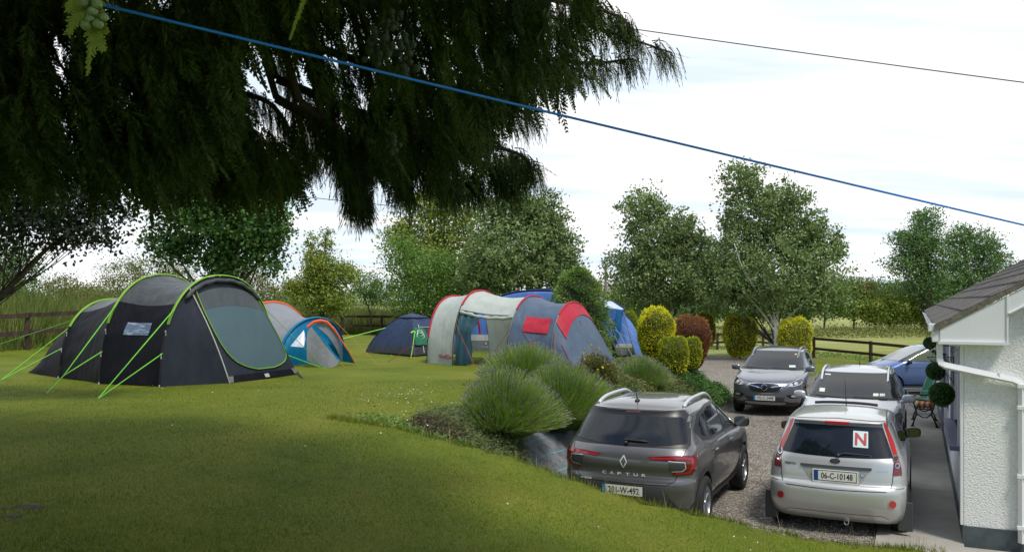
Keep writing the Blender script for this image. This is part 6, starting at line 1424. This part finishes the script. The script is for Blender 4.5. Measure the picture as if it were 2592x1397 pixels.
cover('rounded_shrub', 'dark green rounded shrub at the drive edge beside the steel grey crossover', 'shrub', 21.4, 25.6, -6.2, -4.75, 3600, .62, .06, 'dark', nl=9)
cover('low_plants', 'low blue green plants between the second lavender and the juniper', 'plant', 13.9, 16.6, -6.2, -4.5, 3200, .34, .05, 'mid', nl=8)
PB = leafmat('potentilla_leaf', [(.05, .07, .012), (.10, .12, .02), (.16, .16, .035), (.12, .075, .04)], .6, .25)
def potentilla(X, Y, r, h, seed, label):
    rg = np.random.default_rng(seed); z0 = tz(X, Y); root = empty('potentilla_bush', (X, Y, z0), 0, label, 'shrub')
    n = 9000; d = unit(rg.normal(size=(n, 3))); d[:, 2] = np.abs(d[:, 2]); pos = d*(rg.uniform(.45, 1.05, (n, 1)))*np.array((r, r, h*.75))+np.array((0, 0, h*.18))+rg.normal(size=(n, 3))*.03
    npmesh('foliage', leaves(pos, .045, rg, .5, dirs=d, dj=.6), 4, PB, root)
    n = 34; d = unit(rg.normal(size=(n, 3))); d[:, 2] = np.abs(d[:, 2])*1.2; pos = d*np.array((r, r, h*.8))+np.array((0, 0, h*.2)); V = [leaves(pos, .05, rg, .95, dirs=None) for _ in range(3)]
    npmesh('flowers', np.vstack(V), 4, leafmat('yellow_petals', [(.62, .45, .02), (.72, .60, .08)], .6, .3), root)
    m = MB()
    for i in range(26):
        a = rg.uniform(0, 6.28); m.tube([(0, 0, 0), (math.cos(a)*r*.4, math.sin(a)*r*.4, h*.45), (math.cos(a)*r*.8, math.sin(a)*r*.8, h*.7)], [.010, .007, .003], 4)
    m.build('twigs', mat('dry_twig', (.16, .10, .06), .9), root)
potentilla(*at(1508, 18.2), .48, .90, 6, 'twiggy bush with small yellow flowers in front of the slate blue tent')
# dead heather and straggly weeds at the corner of the lawn
HD = leafmat('dead_heather', [(.035, .022, .02), (.075, .05, .04), (.12, .085, .07), (.16, .13, .09)], .9, .1, .1)
cover('dead_heather', 'dark brown dead heather clump at the corner of the lawn', 'shrub', 9.55, 10.55, -6.35, -5.35, 1500, .24, .07, None, nl=9, asp=.12, mats=HD)
cover('lavender_seedlings', 'greyish low lavender seedlings beside the dead heather', 'plant', 9.5, 11.8, -6.5, -4.9, 3200, .27, .075, None, nl=8, asp=.13, mats=leafmat('grey_green', [(.07, .12, .03), (.14, .20, .06), (.22, .24, .11), (.12, .20, .04)], .7, .2))
cover('bank_weeds', 'green weeds along the top of the planted bank', None, 9.25, 10.2, -6.9, -3.6, 1900, .11, .045, 'mid', nl=8, asp=.35, asstuff=True)
cover('bank_weeds', 'sparse weeds at the back of the bank', None, 13, 25, -8.0, -5.6, 2200, .14, .05, 'juniper', nl=7, asp=.35, asstuff=True)
n = 260; s = rg.uniform(9.6, 12.5, n); t = rg.uniform(-6.2, -4.7, n); x, y = stz(s, t); dots('forget_me_nots', x, y, .012, mat('blue_petal', (.10, .16, .42), .7), rg, .20, 'tiny blue flowers scattered among the bank weeds')
n = 70; s = rg.uniform(9.2, 10.6, n); t = rg.uniform(-6.8, -3.5, n); x, y = stz(s, t); dots('white_weed_flowers', x, y, .010, M['daisy'], rg, .14, 'white flower heads among the weeds at the lawn corner')

# ---------------------------------------------------------------- the great conifer overhead
CF = leafmat('conifer_spray', [(.012, .028, .005), (.042, .078, .016), (.09, .15, .03), (.15, .21, .05)], .6, .35, .25)
def frond(rg, n=17, wid=.26, tw=.030, spr=False):
    """flat drooping spray, length 1 down -Z in the XZ plane: rhombic leaflets"""
    q = []
    def rh(a, b, w):
        d = (b[0]-a[0], b[1]-a[1]); l = math.hypot(*d) or 1; nx_, nz_ = -d[1]/l*w/2, d[0]/l*w/2; m = ((a[0]+b[0])/2, (a[1]+b[1])/2)
        q.append([a, (m[0]+nx_, m[1]+nz_), b, (m[0]-nx_, m[1]-nz_)])
    for k in range(4): rh((.015*math.sin(k*2), -k*.25), (.015*math.sin(k*2+2), -(k+1)*.25-.01), .022)
    for i in range(n):
        z = -(i+.5)/n; L = wid*(math.sin(PI*min(1, (i+1.5)/(n*.75)))*.5+.5)*(1-(i/n)**2*.75)
        for s in (-1, 1):
            a = (0, z); ang = rad(rg.uniform(28, 50)) if not spr else rad(rg.uniform(45, 65)); b = (s*L*math.sin(ang), z-L*math.cos(ang)); rh(a, b, tw)
            if not spr:
                for f in (.35, .62, .85):
                    c = (a[0]+(b[0]-a[0])*f, a[1]+(b[1]-a[1])*f); l2 = L*.36*(1.15-f)
                    for s2 in (-1, 1): a2 = ang*s+s2*rad(38); rh(c, (c[0]+l2*math.sin(a2), c[1]-l2*math.cos(a2)), tw*.8)
    a = np.array(q); y = rg.normal(size=a.shape[:2])*.012; return np.stack([a[..., 0], y-.10*a[..., 0]**2*4, a[..., 1]], -1)
rg = np.random.default_rng(90)
TP = [frond(rg) for _ in range(3)]; TS = [frond(rg, 24, .10, .016, True) for _ in range(2)]
def place_fronds(pos, axis_, L, tmpl, rg):
    """pos (n,3) hanging points; axis_ (n,3) direction of growth"""
    V = []; n = len(pos); z = -unit(axis_); x = unit(np.cross(z, rg.normal(size=(n, 3)))); y = np.cross(z, x); R = np.stack([x, y, z], -1); pick = rg.integers(0, len(tmpl), n)
    for k, T0 in enumerate(tmpl):
        i = np.where(pick == k)[0]
        if not len(i): continue
        V.append(((np.einsum('nij,qvj->nqvi', R[i], T0))*L[i][:, None, None, None]+pos[i][:, None, None]).reshape(-1, 3))
    return np.vstack(V)
def inpoly(x, y, poly):
    c = np.zeros(len(x), bool); j = len(poly)-1
    for i in range(len(poly)):
        xi, yi = poly[i]; xj, yj = poly[j]; c ^= ((yi > y) != (yj > y)) & (x < (xj-xi)*(y-yi)/(yj-yi+1e-9)+xi); j = i
    return c
tx, ty = -4.2, 1.2; CO = empty('conifer', (tx, ty, tz(tx, ty)), 0, 'huge dark conifer whose drooping branches hang over the top left', 'tree'); off = np.array((tx, ty, tz(tx, ty)))
# regions of drooping foliage as seen from the lawn: outline, nearest and farthest distance, number of sprays
regs = [([(-200, -60), (640, -60), (640, 90), (560, 230), (560, 380), (420, 470), (330, 400), (-200, 410)], 4.2, 6.8, 1800, .40),
        ([(300, 280), (560, 300), (700, 370), (750, 430), (735, 460), (600, 455), (430, 500), (330, 430)], 5.2, 7.5, 430, .38),
        ([(730, -60), (1180, -60), (1330, 60), (1320, 200), (1290, 290), (1120, 380), (1000, 400), (880, 400), (760, 300), (720, 120)], 4.6, 7.0, 700, .34),
        ([(1150, -60), (1480, -60), (1510, 60), (1530, 120), (1480, 190), (1330, 230), (1250, 200)], 5.0, 7.5, 330, .34),
        ([(780, 350), (860, 330), (1240, 300), (1300, 380), (1200, 420), (1060, 430), (900, 440), (800, 410)], 5.0, 7.0, 200, .30),
        ([(-200, 330), (300, 330), (300, 430), (-200, 450)], 5, 7, 220, .4),
        ([(600, -60), (780, -60), (760, 60), (640, 100)], 4.5, 6.5, 90, .4)]
VV = []; twg = MB()
for poly, d0, d1, n, L0 in regs:
    a = np.array(poly); got = 0; px = rg.uniform(a[:, 0].min(), a[:, 0].max(), n*4); py = rg.uniform(a[:, 1].min(), a[:, 1].max(), n*4); k = inpoly(px, py, poly) & (rg.random(n*4) < -.15+1.7*vnoise(px/70, py/110)); px, py = px[k][:n], py[k][:n]
    gap = inpoly(px, py, [(610, 110), (700, 60), (745, 150), (735, 260), (745, 360), (690, 350), (600, 250)]); px, py = px[~gap], py[~gap]; Y = rg.uniform(d0, d1, len(px)); pos = np.stack([(px-CX)/F*Y, Y, EYE+(HZ-py)/F*Y], 1); pos[:, 2] += .10
    ax = rg.normal(size=(len(px), 3))*.26+np.array((.28, .10, -1)); L = L0*rg.uniform(.55, 1.25, len(px)); VV.append(place_fronds(pos, ax, L, TP, rg))
# explicit lower boughs: arched, tipped with hanging spruce-like twigs
boughs = [([(560, 60, 6.2), (900, 10, 6.5), (1250, 20, 6.8), (1500, 70, 7), (1700, 134, 7.2)], .42), ([(900, -40, 6), (1250, -20, 6.5), (1450, 10, 6.8), (1560, 40, 7), (1600, 75, 7.1)], .22), ([(1100, 60, 6.4), (1300, 130, 6.8), (1480, 160, 7), (1600, 150, 7.2)], .34),
          ([(800, 120, 6), (1050, 200, 6.3), (1230, 260, 6.5), (1345, 290, 6.7)], .36), ([(700, 200, 5.8), (950, 300, 6), (1150, 350, 6.3), (1300, 385, 6.5), (1345, 420, 6.6)], .36), ([(700, 250, 5.5), (860, 340, 5.8), (960, 390, 6), (1060, 420, 6.2)], .34),
          ([(400, 190, 6.2), (560, 225, 6.5), (680, 260, 6.7), (740, 340, 6.8), (780, 400, 6.9)], .15), ([(760, 260, 5.2), (850, 330, 5.3), (885, 400, 5.4), (900, 450, 5.5)], .13), ([(980, 260, 6), (1080, 380, 6.3), (1160, 440, 6.5), (1200, 455, 6.5)], .34),
          ([(300, 300, 6), (450, 380, 6.3), (590, 415, 6.6), (700, 440, 6.8)], .28), ([(100, 240, 5.5), (300, 330, 6), (450, 440, 6.4)], .36), ([(820, 300, 5.6), (870, 380, 5.7), (888, 450, 5.8), (893, 510, 5.8)], .09), ([(860, 380, 5.6), (905, 440, 5.7), (918, 490, 5.7), (922, 510, 5.7)], .09), ([(980, 380, 6), (1010, 430, 6.1), (1030, 480, 6.2)], .24), ([(1060, 400, 6.1), (1110, 440, 6.2), (1150, 475, 6.3)], .24), ([(1180, 400, 6.5), (1260, 430, 6.6), (1310, 460, 6.7)], .26), ([(700, 90, 6.6), (735, 190, 6.8), (760, 330, 6.9), (800, 410, 7)], .12)]
AX = []; PO = []; LL = []
for pts, hl in boughs:
    c = catmull([tuple(P(*p)) for p in pts], 10); n = len(c); twg.tube([Vector(q)-Vector(off) for q in c], [.028*(1-.85*i/n)+.003 for i in range(n)], 6)
    for i in range(2, n):
        f = i/n; d = c[min(i+1, n-1)]-c[max(i-1, 0)]; d = d/np.linalg.norm(d)
        for _ in range(5 if f < .9 else 7):
            p = c[i]+rg.normal(size=3)*.03; side = rg.normal(size=3)*.45+d*.55+np.array((0, 0, -.45)); side /= np.linalg.norm(side); l = hl*rg.uniform(.35, 1.1)*(1-.45*f); e = p+side*l*.55+np.array((0, 0, -.18*l))
            twg.tube([Vector(p-off), Vector((p+e)/2-off)+Vector((0, 0, .015)), Vector(e-off)], [.006, .004, .002], 4, caps=False)
            for g_ in (.35, .65, 1.0):
                s0 = p+(e-p)*g_; PO.append(s0); AX.append(side*.35+rg.normal(size=3)*.22+np.array((0, 0, -1))); LL.append(rg.uniform(.12, .24)*(1.15-.3*f))
        if f > .85: PO.append(c[i]); AX.append(d+np.array((0, 0, -.2))+rg.normal(size=3)*.3); LL.append(.16)
VV.append(place_fronds(np.array(PO), np.array(AX), np.array(LL), TS, rg))
V = np.vstack(VV)-off
npmesh('drooping_sprays', V, 4, CF, CO)
twg.build('boughs', M['bark'], CO, True)
# unseen coarse crown above the picture, added and widened to shade the lawn
n = 7000; h = rg.random(n)**1.5; a = rg.uniform(0, 6.28, n); r = 7.2*(1-h)**.75*np.sqrt(rg.random(n))**.7; cx_, cy_ = -5.2, 2.8
pos = np.stack([cx_+r*np.cos(a), cy_+r*np.sin(a), 5.9+h*9+.25*r*0], 1); k = (pos[:, 2]-EYE) > .40*np.maximum(pos[:, 1], .1)*1.0
k &= ~((pos[:, 1] > .3) & ((pos[:, 2]-EYE)/np.maximum(pos[:, 1], .1) < .62)); pos = pos[k]
big = frond(rg, 9, .5, .12, True)
npmesh('unseen_upper_crown', place_fronds(pos, rg.normal(size=(len(pos), 3))*.4+np.array((0, 0, -1)), rg.uniform(.8, 1.5, len(pos)), [big], rg)-off, 4, CF, CO)
MB().tube([(0, 0, -.3), (.1, 0, 3), (.15, .2, 8), (.2, .3, 13)], [.48, .40, .25, .08], 14).build('trunk', M['bark'], CO, True)
m = MB()
for pts, hl in boughs:
    x_, y_, Y_ = pts[0]; m.tube([tuple(Vector(P(x_-260, -420, Y_-.6))-Vector(off)), tuple(Vector(P(x_-110, (y_-420)/2-40, Y_-.25))-Vector(off)), tuple(Vector(P(*pts[0]))-Vector(off))], [.03, .028, .024], 6)
m.build('limbs', M['bark'], CO, True)
# round green cones in bunches
M['cone'] = mat('cone', (.03, .055, .02), .6, c2=(.06, .09, .035), scale=60, bump=.003, bscale=90)
for (pxs, pys, Y, sx, sy, n, r) in ((965, 110, 3.9, 36, 58, 42, .0165), (1030, 125, 4.0, 20, 60, 26, .0165), (1005, 40, 4.1, 16, 34, 10, .0150), (995, 365, 4.4, 14, 40, 16, .015), (455, 30, 4.2, 14, 20, 6, .014)):
    c0 = Vector(P(pxs, pys, Y)); cl = bpy.data.objects.new('cone_cluster', None); COL.objects.link(cl); cl.parent = CO; cl.location = c0-Vector(off)
    pm_ = MB(); pm_.ball((0, 0, 0), 1, 10, 7); me0 = None
    for _ in range(n):
        q = P(pxs+rg.normal()*sx*.55, pys+rg.normal()*sy*.5, Y+rg.normal()*.05)
        if me0 is None: co0 = pm_.build('cone', M['cone'], cl, True); me0 = co0.data; c_ = co0
        else: c_ = bpy.data.objects.new('cone', me0); COL.objects.link(c_); c_.parent = cl
        c_.location = Vector(q)-c0; c_.scale = (r*rg.uniform(.75, 1.15),)*3
# bright sprig close to the eye, and a single hanging tip
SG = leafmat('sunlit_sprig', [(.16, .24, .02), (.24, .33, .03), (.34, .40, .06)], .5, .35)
def sprig(pts, wid, n, seed):
    rgs = np.random.default_rng(seed); V = []
    c = catmull([tuple(P(*p)) for p in pts], 12); N_ = len(c)
    for i in range(N_-1):
        d = unit((c[i+1]-c[i])[None])[0]; f = i/N_; s = np.array((1, 0, 0)) if abs(d[0]) < .8 else np.array((0, 0, 1)); s = unit((s-d*d.dot(s))[None])[0]; k = .0015*(1.1-f*.6); V.append([c[i]-s*k, c[i]+s*k, c[i+1]+s*k, c[i+1]-s*k])
        for sg in (-1, 1):
            L = wid*(1-f*.75)*rgs.uniform(.5, 1.1); tw = unit((d*.8+s*sg*.75+rgs.normal(size=3)*.12)[None])[0]; m_ = 5
            for j in range(m_):
                a = c[i]+tw*L*j/m_; b = c[i]+tw*L*(j+1.15)/m_; w = .0015; nn = unit(np.cross(tw, np.array((0, 1, 0)))[None])[0]; V.append([a, (a+b)/2+nn*w, b, (a+b)/2-nn*w])
                for s3 in (-1, 1):
                    t3 = unit((tw*.8+nn*s3*.7)[None])[0]; e = a+t3*L*.2; V.append([a, (a+e)/2+s*w*.6, e, (a+e)/2-s*w*.6])
    return np.array(V).reshape(-1, 3)
Yc = 1.25
V = np.vstack([sprig([(240, -20, Yc), (225, 20, Yc), (195, 45, Yc), (172, 88, Yc)], .030, 0, 1), sprig([(250, -20, Yc), (240, 60, Yc), (232, 110, Yc), (221, 192, Yc)], .024, 0, 2), sprig([(244, 40, Yc), (258, 70, Yc), (272, 84, Yc)], .016, 0, 3), sprig([(232, 80, Yc), (250, 105, Yc), (262, 130, Yc)], .018, 0, 4), sprig([(200, -20, Yc), (185, 5, Yc), (170, 30, Yc)], .02, 0, 5)])
sgp = npmesh('bright_sprig', V-off, 4, SG, CO); sgp['label'] = 'sunlit yellow green sprig with round cones close to the camera'
M['gcone'] = mat('green_cone', (.13, .20, .06), .6, c2=(.22, .29, .11), scale=90, bump=.004, bscale=160)
for x_, y_, r in ((213, 8, .0082), (245, 12, .0078), (234, 30, .0076), (226, 50, .0068), (218, 66, .0078), (248, 62, .0078), (263, 45, .0065), (240, -4, .008)):
    m = MB(); cc_ = Vector(P(x_, y_, Yc-.012))-Vector(off); rows = []
    m.ball(cc_, (r, r, r*.95), 16, 10)
    for q in range(7):
        dv = Vector((rg.normal()*.8, -1, rg.normal()*.8)).normalized(); m.ball(cc_+dv*r*.72, r*.36, 8, 5)
    m.build('green_cone', M['gcone'], sgp, True)
V = sprig([(778, -20, 1.6), (762, 20, 1.6), (748, 60, 1.6), (733, 103, 1.6)], .010, 0, 8); npmesh('bright_sprig', V-off, 4, SG, CO)
